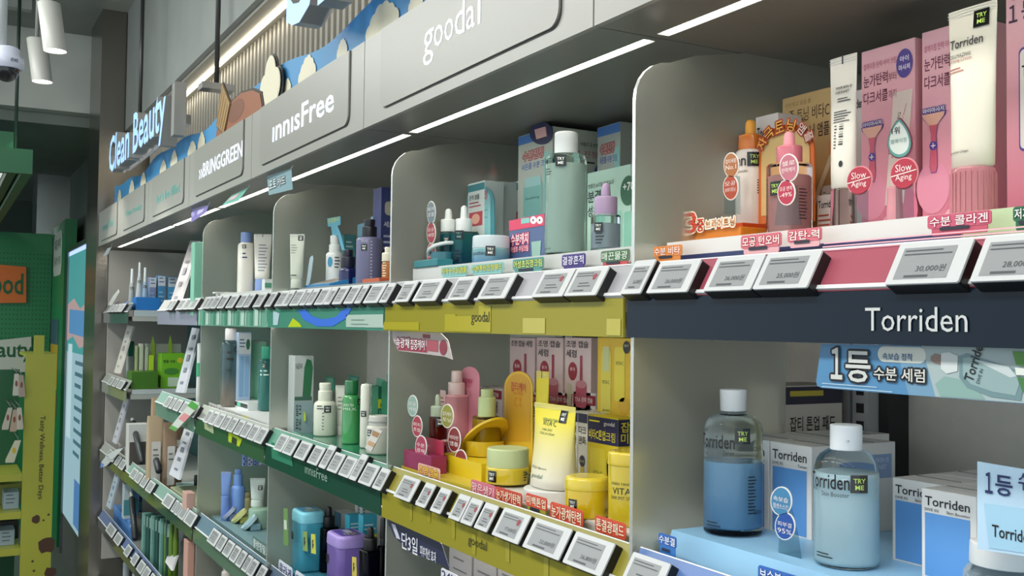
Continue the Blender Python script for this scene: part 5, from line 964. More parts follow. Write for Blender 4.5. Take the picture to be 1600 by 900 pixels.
for k in range(9):
    u = 459 + k * 16.5; v = 680 + k * 7.0; col = ['8cc4a8', '7cb89c', '7cb89c', '7cb89c', '7cb89c', '7cb89c', 'b8a8b0', 'b8a8b0', 'a8c8dc'][k]
    p = atX(u, v, .738); t = thing('name_card', 'small %s name card above the dark green strip, %s from far end' % (['mint', 'mint', 'mint', 'mint', 'mint', 'mint', 'mauve', 'mauve', 'blue'][k], ORD[k]), 'name card', p, 'name cards on the green shelf rail')
    q = MB(); X = .738; pxpoly(q, X, [(u - 3, v - 7), (u + 11, v - 1), (u + 11, v + 12), (u - 3, v + 6)], m(col, 's'), 0, .001); pxt(q, X, '토너 로션', u - 1, v + 2, u + 9, v - 4, m('3c5c50'), 0, .0006); q.build('card', t)
flatcard('sample_card', 'white and tan sample card leaning on the rail before the jar', .725, [(584, 667), (597, 674), (580, 706), (570, 700)], m('d8d4cc', 's'), deco=lambda q, X: (pxpoly(q, X, [(583, 672), (594, 677), (590, 684), (581, 680)], m('a8845c')), pxpoly(q, X, [(577, 688), (587, 693), (584, 699), (574, 694)], m('c8a078'))))
flatcard('leaf_tag', 'lime leaf shaped tag on a dark foot before the NEW carton', .775, [(474, 641), (477, 648), (477, 658), (468, 658), (468, 650), (471, 643)], m('c0dc2c', 's'), 'promo tag')
# low level with the tubs
Z = LV[3] + .031
ZI3 = Z + .052
riser('grey blue display step under the teal and purple tubs', yI[0] + .003, yI[1] - .003, .752, 1.08, LV[3] + .031, ZI3, m('3f7f94', 's'))
Z = ZI3
def tub(label, u, X, w, v_sh, v_top, col, lidc, prn):
    i = It('pad_tub', label, 'tub', u, Z, X=X); i.seg('tub_body', m(col, 'L'), None, v_sh, w, w * 1.03, 5, 2, n=4.5, d=.72); i.seg('lid', m(lidc, 's'), v_sh + 1, v_top, w * 1.06, w * 1.04, 2, 5, n=4.5, d=.72)
    q = MB(); z = i.Z(v_top); f = Fr((i.X - w * i.s * .25, i.Y + w * i.s * .38, z), (0, -1, 0), (1, 0, 0)); q.rr(f, 0, 0, w * i.s * .76, w * i.s * .5, .006, m(prn, 's'), .0005)
    for k in range(3): q.disc(f, w * i.s * (.15 + k * .12), w * i.s * .3, w * i.s * .05, w * i.s * .1, m('c8d4dc'), .0008)
    q.lines(f, w * i.s * .48, w * i.s * .36, w * i.s * .22, 4, w * i.s * .08, m('c8c850'), .4, .0008); q.build('lid_print', i.t)
    q = MB(); f = front(i.X - w * i.s * .375, i.Y + w * i.s * .3, i.Z(v_sh + 30)); q.rr(f, 0, 0, w * i.s * .12, w * i.s * .22, .002, BK, .001); q.build('sticker', i.t); return i
tub('teal rounded square pad tub on the low shelf', 480, .84, 55, 813, 796, '4ca8c0', '7cc4d4', '3c84ac')
tub('purple rounded square pad tub on the low shelf', 540, .80, 66, 850, 832, '8068b4', '9c88c8', '4c3c94')
def blk(label, u, X, w, vs, vc, wc, vb2, col): return base_dropper(label, u, X, Z, vb2, w, vs, vc, wc, vb2, 12, m('20242c', 'G'), m(col, 'L'), m('121214', 's'), vs + 14, n=4)
blk('black capped dropper bottle with blue liquid behind the purple tub', 512, .83, 30, 822, 806, 20, 791, '2c84b4')
blk('black capped dropper bottle with purple liquid at the right of the purple tub', 577, .78, 31, 858, 840, 22, 823, '4c2c94')
blk('dark brown dropper bottle at the edge of the second divider', 597, .80, 16, 852, 840, 10, 806, '1c1a20')
carton('grey_white_carton', 'grey white carton lettered MED behind the tubs', 532, 556, .92, Z, 803, .05, m('2c6484'), lambda q, f, W, H, fs, D: (q.rect(f, 0, H * .72, W, H * .28, m('b4b8b8')), q.text(f, 'MED', W * .25, H * .48, W * .6, H * .14, m('d4dce0'), .0006, 1)), top=m('b8b8b4'))
for k, (a, b) in enumerate(((545, 564), (566, 588))): carton('blue_yellow_box', 'open blue and yellow sample box, %s of two behind the purple tub' % ['left', 'right'][k], a, b, .87, Z, 806, .03, m('3ca4bc'), lambda q, f, W, H, fs, D: (q.rect(f, 0, H * .6, W, H * .12, m('d8d83c')), q.lines(f, W * .1, H * .85, W * .8, 2, H * .06, m('d8e8ec')), q.disc(f, W * .8, H * .45, W * .14, H * .1, m('d8d83c'))))
for k, (a, b) in enumerate(((558, 563), (565, 570))): carton('white_slim_box', 'slim white box standing up, %s of the pair behind the sample boxes' % ['left', 'right'][k], a, b, .93, Z, 783, .02, m('ccd4d4'), lambda q, f, W, H, fs, D: q.lines(f, W * .2, H * .9, W * .6, 3, H * .05, INK))
flatcard('green_tag', 'olive green strip tag standing left of the teal tub', .80, [(443, 794), (449, 795), (450, 853), (443, 851)], m('6c9450', 's'), 'promo tag', deco=lambda q, X: pxpoly(q, X, [(444, 812), (448, 813), (449, 828), (444, 827)], m('c8d4c0')))
for u, v, c, l in ((476, 830, '8ca85c', 'olive strip tag before the teal tub'), (489, 834, 'c8c850', 'yellow bolt tag between the tubs'), (553, 870, 'c8b84c', 'yellow bolt tag before the purple tub')):
    flatcard('strip_tag', l, .765, [(u - 3, v), (u + 3, v + 1), (u + 4, v + 32), (u - 3, v + 30)], m(c, 's'), 'promo tag', deco=lambda q, X, u=u, v=v: q.v or pxpoly(q, X, [(u - 1, v + 10), (u + 1, v + 9), (u, v + 16), (u + 2, v + 16), (u - 1, v + 24)], m('2c3c4c')))
talker('white edged navy lettered promo card left of the low rail', 437, 898, 455, 875, '콜라겐', '2c3474', 'dcdfe8', None, X=.73, low=.3)
talker('white edged lettered promo card with purple tub picture at the bottom', 463, 918, 490, 892, '진정젤', '2c3474', 'dcdfe8', None, X=.73, low=.3)

# ================================================================== PALE GREEN STRIP BAY
Z = 1.535; YM[0] = 3.22
i = pump('white sunscreen bottle with round blue cap', 383, .84, Z, 24, 379, 363, 17, None, 0, m('d8d6cc', 's'), m('7c94c8', 's'), (-3, 386, 6), n=3, deco=lambda q, i: (i.wlines(q, -8, 2, 398, 2, 6, m('1c2c54')),), name='sun_lotion')
sqtube('lotion_tube', 'white lotion tube with blue foot beside the blue capped bottle', 409, .86, Z, 28, 437, 366, m('d4d4ca', 's'), m('7c94c4', 's'), wc=22, crimp=5, mark='15161a', deco=lambda q, f, i, a0, a1: q.lines(f, -a1 * .4, i.Z(384), a1 * 1.0, 9, 5 * i.s, m('7c8494')))
carton('small_box', 'small green and white box at the foot of the lotion tube', 414, 427, .80, Z, 436, .03, m('c8d0cc'), lambda q, f, W, H, fs, D: q.rect(f, 0, H * .3, W, H * .4, m('4c8c74')))
carton('small_box', 'low white box behind the price tags of the pale green strip shelf', 336, 372, .77, Z, 456, .03, m('d4d4d0'), lambda q, f, W, H, fs, D: q.lines(f, W * .1, H * .6, W * .8, 2, H * .3, m('8c8c8c')))
Z = ZB2
i = pump('tall toner bottle with white cap and grey green top', 359, .86, Z, 29, 531, 513, 19, None, 0, grad('8c8478', '4c6468', .03, .10, 'L'), m('d8d4d4', 's'), (9, 545, 7), n=3, deco=lambda q, i: (i.txt(q, 'Toner', -9, 2, 580, 574, INK), i.wlines(q, -10, 4, 552, 2, 10, INK)), name='toner_bottle', sh=8)
sqtube('cream_tube', 'light blue cream tube beside the tall toner bottle', 368, .83, Z, 14, 608, 535, m('9cc0d4', 's'), m('d4dcdc', 's'), wc=12, crimp=3)
i = carton('blue_carton', 'tall pale blue carton with two printed tubes and green badge', 371, 391, .81, Z + .022, 519, .035, m('a4bcd4'), lambda q, f, W, H, fs, D: (q.rect(f, 0, H * .68, W, H * .3, m('c8d0d4')), q.disc(f, W * .76, H * .82, W * .16, H * .08, m('2c6c4c'), .0005), q.lines(f, W * .1, H * .88, W * .45, 3, H * .05, m('3c5c84')), q.rr(f, W * .12, H * .05, W * .34, H * .6, W * .08, m('7ca4c8', 's'), .0005), q.rr(f, W * .54, H * .05, W * .34, H * .6, W * .08, m('84acd0', 's'), .0005)))
q = MB(); ya, yb = Yat(370, .80, Z), Yat(393, .80, Z); q.box(.79, .85, yb, ya, Z, Z + .0215, m('d4dad8', 's')); f = front(.79, ya, Z); q.rect(f, .004, .006, ya - yb - .01, .012, m('2c3434')); q.rect(f, (ya - yb) * .25, .007, (ya - yb) * .25, .010, m('5cbca0'), .0006); tag(q.build('display_stand'), 'white display stand with coloured chips under the pale blue carton', 'stand')
sqtube('cream_tube', 'mint green cream tube behind the emerald bottle', 402, .91, Z, 24, 622, 534, m('7cc4a0', 's'), m('4cac8c', 's'), wc=20, crimp=3, mark='1c4c34')
pump('emerald green toner bottle with green cap at the third divider', 416, .84, Z, 25, 560, 541, 18, None, 0, m('3c7c74', 'L'), m('2c9c7c', 's'), (-5, 571, 7), n=3, name='toner_bottle', sh=6, deco=lambda q, i: i.wlines(q, -10, 3, 580, 2, 6, m('cfe4dc')))
carton('back_carton', 'pale mint carton at the back behind the mint tube', 390, 412, .95, Z, 532, .03, m('b8ccc4'))
for k in range(7):
    u, v = 327 + k * 13, 636 + k * 4.9; p = atX(u, v, .738); t = thing('name_card', '%s name card above the leaf green strip, %s from far end' % ('yellow' if k == 4 else 'grey white', ORD[k]), 'name card', p, 'name cards on the white step')
    q = MB(); X = .738; pxpoly(q, X, [(u - 1, v - 8), (u + 11, v - 3.5), (u + 11, v + 8), (u - 1, v + 3)], m('d0d090' if k == 4 else 'c4c4c0', 's'), 0, .001); pxt(q, X, '토너', u + 2, v + 2, u + 9, v - 4, m('4c4c48'), 0, .0006); q.build('card', t)
# third level: blue bottle, blue tube, tilted compacts, white bottle
ZB3 = LV[3] + .075
riser('teal grey display step under the tilted compacts', yB[0] + .003, yB[1] - .003, .752, 1.08, LV[3] + .0305, ZB3, m('6f8f94', 's'))
Z = ZB3
sqtube('blue_tube', 'blue squeeze tube standing left of the blue bottle', 352, .86, Z, 16, 775, 737, m('6c8cc8', 's'), m('6484c4', 's'), wc=14, crimp=3)
pump('rounded blue bottle with stepped blue cap', 371, .87, Z, 22, 757, 741, 14, 733, 10, m('6c94d4', 's'), m('749cdc', 's'), name='lotion_bottle', sh=7)
for k, (u, v, c, c2) in enumerate(((356, 788, 'a8b4d4', '8c9cc8'), (373, 798, 'd8d890', 'b8b868'), (389, 812, 'b8d4dc', '8cb4c0'))):
    i = It('compact', '%s round compact tilted up on the rail step' % ['lilac blue', 'pale yellow', 'pale aqua'][k], 'compact', u, Z, X=.80); q = MB(); p = Vector((i.X, i.Y, Z + .022)); fr = Fr(p, (0, -1, .25), (.7, 0, .7)); q.disc(fr, 0, 0, .032, .026, m(c, 's'), .004, .010, 24); q.disc(fr, 0, 0, .024, .019, m(c2, 's'), .0045, 0, 24); q.build('compact_lid', i.t); q = MB(); q.rbox(i.X, i.X + .03, i.Y - .02, i.Y + .02, Z, Z + .02, m(c2, 's'), .004); q.build('compact_stand', i.t)
pump('olive capped small bottle behind the yellow compact', 384, .86, Z, 16, 775, 768, 14, None, 0, m('a8a470', 's'), m('9c9868', 's'), name='lotion_bottle')
sqtube('cream_tube', 'white squeeze tube upside down above the sage bottle', 402, .84, Z + .055, 24, 781, 747, m('c4d0c8', 's'), m('c4d0c8', 's'), wc=20, crimp=3, deco=lambda q, f, i, a0, a1: q.tryme(f, a1 * .1, i.Z(765), 7 * i.s))
i = It('sage_stand', 'sage green round stand carrying the white squeeze tube', 'stand', 406, Z, X=.84); i.seg('stand_body', m('8cac98', 's'), None, None, 30, 30, 2, 3) if 0 else MB().loft(i.X, i.Y, rings(Z, Z + .0545, .033, .033, .002, .004), m('8cac98', 's')).build('stand_body', i.t)
for k, (a, b) in enumerate(((380, 386), (388, 395), (397, 404), (406, 420))):
    carton('printed_pouch', 'blue and white printed pouch hanging high, %s from the far end' % ORD[k], a, b, .93, 1.0, 704 + k * 5, .012, m(['8ca4dc', 'c4ccdc', '7c94d0', 'c8ccd8'][k]), lambda q, f, W, H, fs, D, k=k: [q.disc(f, W * (.3 + .4 * ((j * 3) % 2)), H * (.15 + .17 * j), W * .22, H * .07, m(['2c3c8c', '3c5cac'][j % 2]), .0005) for j in range(5)], 'blue and white printed pouches')
talker('ribbed clear promo stand lettered in white at the low rail', 396, 855, 420, 838, '클렌징밀크', 'e0e8e4', '5c7c74', None, X=.74, low=.3)
# bottom level with small white bottles
Z = LV[4] + .031
for k, (u, h) in enumerate(((352, 877), (366, 893), (376, 900))):
    pump('small white bottle on the bottom shelf, %s from the far end' % ORD[k], u, .84 + .02 * k, Z + .10, 14, h + 14, h, 9, None, 0, m('d8cfc8', 's'), m('dcd6d0', 's'), name='small_bottle', sh=4)
riser('pink beige display step on the bottom shelf of the third bay', yB[0] + .003, yB[1] - .003, .76, 1.08, Z - .0005, Z + .10, m('b8a498', 's'))

# ================================================================== FAR BAYS
YM[0] = 9
def bracket(label, pts, D, mat, prn):
    """narrow board leaning back, its printed edge to the aisle: pts far-bottom, near-bottom, near-top, far-top in the photo, X runs back with height"""
    (a, b, c_, d), (x0, x1) = pts, D; P = [atX(*a, x0), atX(*b, x0), atX(*c_, x1), atX(*d, x1)]
    t = thing('leaning_bracket', label, 'display board', (P[0] + P[1]) / 2); q = MB(); B_ = [p + Vector((.008, 0, 0)) for p in P]; q.add(P + B_, [(0, 1, 2, 3), (7, 6, 5, 4), (0, 4, 5, 1), (1, 5, 6, 2), (2, 6, 7, 3), (3, 7, 4, 0)], m(mat, 's')); q.build('board', t)
    q = MB(); r = P[1] - P[0]; u_ = P[3] - P[0]; f = Fr(P[0], r, u_); W_, H_ = r.length, u_.length
    for k in range(5): q.rect(f, W_ * .3, H_ * (.12 + k * .17), W_ * .35, H_ * (.04 + .03 * (k % 3)), m(prn), .001)
    q.build('print', t)
bracket('leaning white board at the eye-level shelf left of the farthest divider', [(263, 482), (277, 482), (313, 376), (297, 376)], (.73, .90), 'c8c4c4', '8c8890')
bracket('leaning grey white board on the lower shelf left of the farthest divider', [(274, 613), (287, 614), (312, 514), (300, 512)], (.73, .84), 'b8bcc4', '6c7480')
bracket('leaning grey board with oval print on the third shelf', [(264, 741), (279, 750), (302, 668), (290, 663)], (.74, .86), 'b4b8c0', '5c6470')
bracket('leaning white and red board on the fourth shelf', [(258, 878), (268, 892), (292, 820), (280, 812)], (.74, .86), 'ccc8cc', 'a84c5c')
bracket('leaning pale board at the far end under the eye-level shelf', [(178, 582), (186, 584), (208, 510), (199, 508)], (.72, .79), 'd0ccc4', 'a89c90')
bracket('leaning pale lilac board at the far end above the third shelf', [(175, 690), (181, 694), (200, 624), (194, 622)], (.715, .765), 'c4c4cc', '8c8c9c')
bracket('leaning pale blue board at the far end above the fourth shelf', [(166, 790), (172, 796), (188, 735), (182, 730)], (.70, .73), 'b8c4d0', '7c8ca8')
def sidebox(label, Y, X0, X1, z0, z1, mat, deco=None, cat='box', name='carton', D=.06):
    t = thing(name, label, cat, ((X0 + X1) / 2, Y + D / 2, z0)); q = MB(); q.rbox(X0, X1, Y, Y + D, z0, z1, m(mat, 's'), .002); q.build('box_body', t)
    if deco: q = MB(); deco(q, side(X0, Y, z0), X1 - X0, z1 - z0); q.build('print', t)
    return t
Ye = 4.60; zs = LV[1] + .031
def sb(u0, u1, v0, v1, Y): a = Xat(u0, Y, 1.3); b = Xat(u1, Y, 1.3); return a, b, atY(u0, v1, Y).z, atY(u0, v0, Y).z
# eye level, far end: edge board, blue tray and blue goods
x0, x1, z0, z1 = sb(206, 251, 474, 490, Ye); tag(MB().box(.725, 1.09, 4.575, 4.60, zs, zs + .026, m('a8b4b8', 's')).build('shelf_end_board'), 'pale grey end board of the far eye-level shelf', 'board')
zs2 = zs + .0265
sidebox('bright blue display tray at the far eye-level shelf', 4.585, Xat(212, 4.585, 1.5), Xat(251, 4.585, 1.5), zs2, zs2 + .055, '1c6cb4', None, 'tray', 'display_tray', .10); zt_ = zs2 + .0555
for k, (u, w, vt, c, l, kk) in enumerate(((217, 6, 410, 'c4ccd0', 'clear white twisted mist bottle on the blue tray', 1), (226, 7, 418, 'a4bcd0', 'pale blue capped mist bottle on the blue tray', 0), (205, 7, 420, 'a8b0b0', 'grey clear bottle left of the blue tray', 0))):
    YM[0] = 9; i = It('mist_bottle', l, 'bottle', u, zt_ if k < 2 else zs2, X=Xat(u, 4.64 if k < 2 else 4.75, 1.5)); i.seg('bottle_body', m(c, 'L'), None, vt + 22, w + 4, w, 1, 2); i.seg('cap', m('d4dadc', 's'), vt + 23, vt + (0 if k != 1 else 0), w - 2, w - 3, 1, 1); q = MB(); i.sticker(q, 0, vt + 30, 4, (w + 4) * i.s / 2); q.build('label_print', i.t)
for k, (u0, u1, vt, c, l) in enumerate(((233, 243, 433, '7c8cb4', 'purple grey carton behind the mist bottles'), (246, 257, 430, '3c84b4', 'blue and white carton with a tall tab, left of two'), (262, 276, 432, '3c8cbc', 'blue and white carton with a tall tab, right of two'))):
    Yk = 4.72; sidebox(l, Yk, Xat(u0, Yk, 1.5), Xat(u1, Yk, 1.5), zs2 if k < 1 or 1 else zs2, atY(u0, vt, Yk).z, c, lambda q, f, W, H: (q.rect(f, 0, H * .7, W, H * .28, m('c4ccd4')), q.lines(f, W * .15, H * .9, W * .7, 2, H * .1, m('5c6c8c')), q.lines(f, W * .15, H * .5, W * .7, 3, H * .12, m('8cb8d4'))))
i = It('lotion_bottle', 'tall mint bottle beside the leaning board and farthest divider', 'bottle', 308, LV[1] + .031, X=.86) if 0 else None
sidebox('mint green carton leaning beside the farthest divider', 3.30, Xat(302, 3.30, 1.5) , Xat(316, 3.30, 1.5), LV[1] + .031, atY(308, 378, 3.30).z, '7cb8a0', None, 'box', 'mint_carton', .05)
sidebox('small salmon tray at the foot of the leaning board', 3.60, Xat(286, 3.60, 1.5), Xat(308, 3.60, 1.5), LV[1] + .031, LV[1] + .085, 'c88c84', None, 'tray', 'display_tray', .05)
flatcard('feather_tag', 'white feather shaped tag at the far end eye-level rail', .70, [(185, 452), (186, 457), (174, 478), (169, 476), (176, 463)], m('d4d4d0', 's'), 'promo tag')
for k, (a, b, l) in enumerate(((176, 186, 'clear grey'), (189, 200, 'periwinkle blue'))): flatcard('fan_tag', '%s ribbed tag fan behind the far end price tags' % l, .72, [(a, 478), (b, 470), (b - 3, 487), (a - 3, 487)], m(['8c949c', '7c94d0'][k], 's'), 'promo tag')
# lower shelf, far end: green cartons
zs = LV[2] + .031; tag(MB().box(.725, 1.09, 4.575, 4.60, zs, zs + .02, m('b4bcbc', 's')).build('shelf_end_board'), 'pale grey end board of the far lower shelf', 'board'); zs += .0205
sidebox('dark olive green display tray on the far lower shelf', 4.585, Xat(205, 4.585, 1.2), Xat(247, 4.585, 1.2), zs, zs + .075, '3f6c1c', None, 'tray', 'display_tray', .12)
sidebox('lime green carton with sloped top and printed dish on the far lower shelf', 4.62, Xat(251, 4.62, 1.2), Xat(288, 4.62, 1.2), zs, atY(255, 552, 4.62).z, '6cac20', lambda q, f, W, H: (q.text(f, '병풀 수분', W * .1, H * .72, W * .5, H * .09, INK, .0006, 1), q.disc(f, W * .45, H * .48, W * .32, H * .1, m('3c7c2c'), .0006), q.rr(f, W * .3, H * .05, W * .45, H * .26, .004, m('b8ccb4', 's'), .0006), q.disc(f, W * .8, H * .8, W * .12, H * .08, m('c8b428'), .0006)), D=.08)
for k, (u0, u1, vt, c) in enumerate(((212, 215, 540, '8c9c68'), (217, 223, 537, 'b8bca8'), (226, 231, 541, 'a8b09c'), (232, 240, 555, 'a8c82c'))):
    sidebox(['thin olive carton', 'rounded cream carton', 'thin grey green carton', 'yellow green carton'][k] + ' standing in the olive tray', 4.71, Xat(u0, 4.71, 1.2), Xat(u1, 4.71, 1.2), zs + .0, atY(u0, vt, 4.71).z, c, None, D=.04)
for k, (u, vt, l) in enumerate(((239, 524, 'left lime leaf shaped tag over the green cartons'), (266, 523, 'right lime leaf shaped tag over the green cartons'))):
    Yk = 4.76; q = MB(); f = side(0, Yk, 0); P = [atY(a, b, Yk) for a, b in ((u - 3, vt + 40), (u - 3, vt + 14), (u, vt), (u + 3, vt + 14), (u + 3, vt + 40))]; q.poly(f, [(p.x, p.z) for p in P], m('a4c83c', 's'), 0, .002); tag(q.build('leaf_tag'), l, 'promo tag')
sidebox('long cream box at the back of the far lower shelf', 4.78, Xat(228, 4.78, 1.2), Xat(282, 4.78, 1.2), zs, atY(228, 537, 4.78).z, 'b4b8a8', None, D=.05)
i = It('serum_bottle', 'white bottle with square emerald cap at the far lower shelf', 'bottle', 203, zs, X=.80); i.seg('bottle_body', m('c8d0c8', 's'), None, 556, 12, 12, 1, 2); i.seg('cap', m('2c8c6c', 's'), 557, 533, 9, 9, 1, 1, n=5)
pump('tall white bottle with green band beside the farthest divider', 310, .80, LV[2] + .055, 9, 540, 535, 7, None, 0, m('ccd4d0', 's'), m('d4d8d4', 's'), name='lotion_bottle') if 0 else None
i = It('lotion_bottle', 'tall white bottle with a green lower band beside the farthest divider', 'bottle', 311, LV[2] + .031, X=.77); i.seg('bottle_body', m('d0d4d0', 's'), None, 536, 11, 10, 1, 2); q = MB(); q.loft(i.X, i.Y, [(i.Z(588), 5.8 * i.s), (i.Z(567), 5.8 * i.s)], m('3c9c6c', 's'), cap=False); q.build('green_band', i.t)
flatcard('product_banner', 'green white and pink banner card dangling over the lower rail', .68, [(300, 626), (311, 634), (274, 674), (264, 669)], m('d4d8d0', 's'), 'banner', deco=lambda q, X: (pxpoly(q, X, [(300, 626), (311, 634), (304, 641), (293, 634)], m('4c9c3c')), pxpoly(q, X, [(288, 645), (297, 650), (288, 660), (279, 654)], m('d88c90')), pxpoly(q, X, [(268, 664), (278, 669), (274, 674), (264, 669)], m('5ca04c'))))
# third level: brown pouches, white box, dark stick
zs = LV[3] + .031
for k, (u0, u1, vt, c, Yk) in enumerate(((234, 251, 622, 'a08a6c', 4.15), (228, 254, 650, 'a8967a', 4.05), (254, 275, 660, '86705a', 4.0), (268, 284, 652, '6c5540', 4.2))):
    a, b = Xat(u0, Yk, .9), Xat(u1, Yk, .9); z1 = atY(u0, vt, Yk).z; t = thing('paper_pouch', ['tallest brown paper pouch at the back', 'front brown paper pouch with white label', 'brown paper pouch with a pale label to the right of the front one', 'dark brown pouch nearest the leaning grey board'][k], 'pouch', ((a + b) / 2, Yk, zs), 'brown paper pouches')
    q = MB(); cx, hw = (a + b) / 2, (b - a) / 2; q.loft(cx, Yk, [(zs, .022, hw * .95, 5), (zs + (z1 - zs) * .5, .026, hw, 4), (z1 - .03, .008, hw, 6), (z1, .002, hw * .96, 6)], m(c, 'p'), N=32); q.build('pouch_body', t)
    q = MB(); f = side(cx - hw * .55, Yk - .0285, zs); q.rr(f, 0, (z1 - zs) * .12, hw * 1.1, (z1 - zs) * .55, .004, m('c4c4c0'), .0006); q.lines(f, hw * .2, (z1 - zs) * .55, hw * .7, 2, .02, m('6c6c68'), .3, .001); q.build('label', t)
sidebox('white lidded box behind the dark stick on the third shelf', 4.5, Xat(200, 4.5, .95), Xat(231, 4.5, .95), zs, atY(201, 663, 4.5).z, 'd0d0cc', lambda q, f, W, H: q.rect(f, W * .08, H * .2, W * .84, H * .45, m('4c4440')))
for k, (a, b, l) in enumerate((((208, 660), (222, 722), 'dark tester stick with clear tip leaning on the third rail'), ((240, 702), (248, 736), 'short dark tester stick before the brown pouches'), ((206, 778), (211, 842), 'dark tester stick by the blue cartons on the fourth rail'))):
    p, q_ = atX(*a, .735), atX(*b, .725); t = thing('tester_stick', l, 'tester', q_); q = MB(); q.tube([q_, p], .012, m('2c3034', 's')); q.build('stick', t); q = MB(); q.tube([p, p + (p - q_).normalized() * .03], .008, m('b0b0a8', 's')); q.build('tip', t)
flatcard('feather_tag', 'white oval tag with blue tip at the far end of the third rail', .69, [(192, 700), (189, 704), (176, 718), (166, 728), (157, 731), (158, 722), (168, 710), (182, 702)], m('d8dcdc', 's'), 'promo tag', deco=lambda q, X: pxpoly(q, X, [(158, 722), (163, 726), (160, 730), (157, 731)], m('6c94dc')))
sidebox('grey white display step at the far third shelf', 4.62, max(.755, Xat(176, 4.62, .9)), Xat(214, 4.62, .9), zs, zs + .07, 'b4aca8', None, 'riser', 'display_riser', .5)
sidebox('olive cream display step beside the farthest divider', 3.30, .75, 1.05, zs, zs + .045, 'a4ac8c', None, 'riser', 'display_riser', .55)
sidebox('pink white small carton on the olive step', 3.34, Xat(291, 3.34, .9), Xat(305, 3.34, .9), zs + .0455, zs + .10, 'd0a89c')
i = It('dark_bottle', 'small black bottle on the olive step by the farthest divider', 'bottle', 307, zs + .0455, X=.84); i.seg('bottle_body', m('181818', 's'), None, 742, 8, 8, 1, 2)
sidebox('aqua white folded leaflet stack by the grey leaning board', 4.0, .80, .95, zs, zs + .02, 'b8d0cc', None, 'leaflets', 'leaflet_stack', .10)
# fourth level: blue cartons, green pouches, pink goods
zs = LV[4] + .031
sidebox('sky blue display step at the far fourth shelf', 4.75, max(.755, Xat(172, 4.75, .5)), Xat(212, 4.75, .5), zs, zs + .09, '5c94d8', lambda q, f, W, H: q.lines(f, W * .1, H * .7, W * .8, 1, H * .4, m('c8dcf0')), 'riser', 'display_riser', .45)
for k, (u0, u1, vt, c, l) in enumerate(((193, 205, 757, 'b8c8cc', 'teal jar with white lid on the sky blue step'), (206, 216, 758, '5c9cc4', 'light blue tube carton on the sky blue step'), (217, 222, 770, '2c4c8c', 'navy tub behind the tester stick'))):
    sidebox(l, 4.8 + .07 * k, Xat(u0, 4.8 + .07 * k, .6), Xat(u1, 4.8 + .07 * k, .6), zs + .0905, atY(u0, vt, 4.8 + .07 * k).z, c, lambda q, f, W, H: q.rect(f, 0, H * .1, W, H * .45, m('4c8c94')), D=.05)
for k in range(9):
    u0 = 222 + k * 4.6; Yk = 4.30 - .05 * k; sidebox('dark green mask pouch in a row, %s from far end' % ORD[k], Yk, Xat(u0, Yk, .6), Xat(u0 + 16, Yk, .6), zs, atY(u0, 802 + k * 1.5, Yk).z, ['7cb0a4', '3c6c60', '2c544c'][k % 3], lambda q, f, W, H: q.rect(f, W * .1, H * .75, W * .8, H * .2, m('a4ccc0')), 'pouch', 'mask_pouch', .012)['group'] = 'green mask pouches'
for k, (u, vt) in enumerate(((256, 808), (263, 812), (270, 816))):
    Yk = 3.92 - .03 * k; q = MB(); a, b = Xat(u, Yk, .55), Xat(u + 8, Yk, .55); z1 = atY(u, vt, Yk).z; q.loft((a + b) / 2, Yk, [(zs, .01, (b - a) * .5), (zs + (z1 - zs) * .7, .012, (b - a) * .55), (z1, .001, (b - a) * .3)], m('5c7c1c', 's')); t = q.build('leaf_pouch'); tag(t, 'olive leaf shaped pouch standing right of the green pouches, %s from the far end' % ORD[k], 'pouch', 'olive leaf pouches')
sidebox('salmon pink carton beside the farthest divider on the fourth shelf', 3.34, Xat(291, 3.34, .55), Xat(302, 3.34, .55), zs, atY(291, 847, 3.34).z, 'd0a090')
i = It('pink_bottle', 'small rose capped bottle by the farthest divider on the fourth shelf', 'bottle', 303, zs + .0, X=.86); i.seg('bottle_body', m('c8a498', 's'), None, 850, 12, 12, 1, 2); i.seg('cap', m('a8605c', 's'), 851, 838, 8, 8, 1, 2)
# lowest level glimpsed at the bottom of the photo
shelf(yD[0] + .002, yE[1], .0 if 0 else 4, m('3c4450', 'g'), 'x') if 0 else None
for k, (u, h) in enumerate(((183, 862), (196, 866), (212, 884))):
    i = It('white_bottle', 'white bottle on the lowest shelf in view, %s from the far end' % ORD[k], 'bottle', u, .16, X=.84); i.seg('bottle_body', m('ccd4d8', 's'), None, h + 10, 12, 12, 1, 3); i.seg('cap', m('d8dcdc', 's'), h + 11, h, 7, 7, 1, 2)
LV[5] = .129; shelf(yC[0], yC[1], 5, m('4a5c60', 'g'), 'lowest shelf beside the farthest divider'); shelf(yD[0] + .002, yE[1], 5, m('5c6c74', 'g'), 'lowest shelf at the far end under the white bottles')

# hanging cards under the canopy
def wobbler(label, pts, X, mat, deco):
    t = flatcard('hanging_card', label, X, pts, mat, 'hanging card', .001, deco); q = MB(); p = atX(*pts[1], X); q.tube([(X, p.y, p.z), (X + .004, p.y, ZC - .0005)], .0012, m('c8d0d0', 's'), 6); q.build('clip', t)
wobbler('teal lettered card hanging before the canopy near the third divider', [(417, 276), (455, 263), (457, 296), (420, 305)], .672, m('7c9ca4', 's'), lambda q, X: (pxt(q, X, '포토', 421, 296, 432, 283, m('d8e0e0'), 1, .001, m('3c4c54'), .1), pxt(q, X, '카드', 434, 292, 446, 279, m('d8e0e0'), 1, .001, m('3c4c54'), .1)))
wobbler('green white card hanging slanted under the canopy', [(362, 305), (389, 292), (372, 314), (346, 322)], .675, m('6cb8a4', 's'), lambda q, X: (pxpoly(q, X, [(362, 308), (376, 301), (368, 310), (355, 315)], m('d8b8bc'), .0008),))
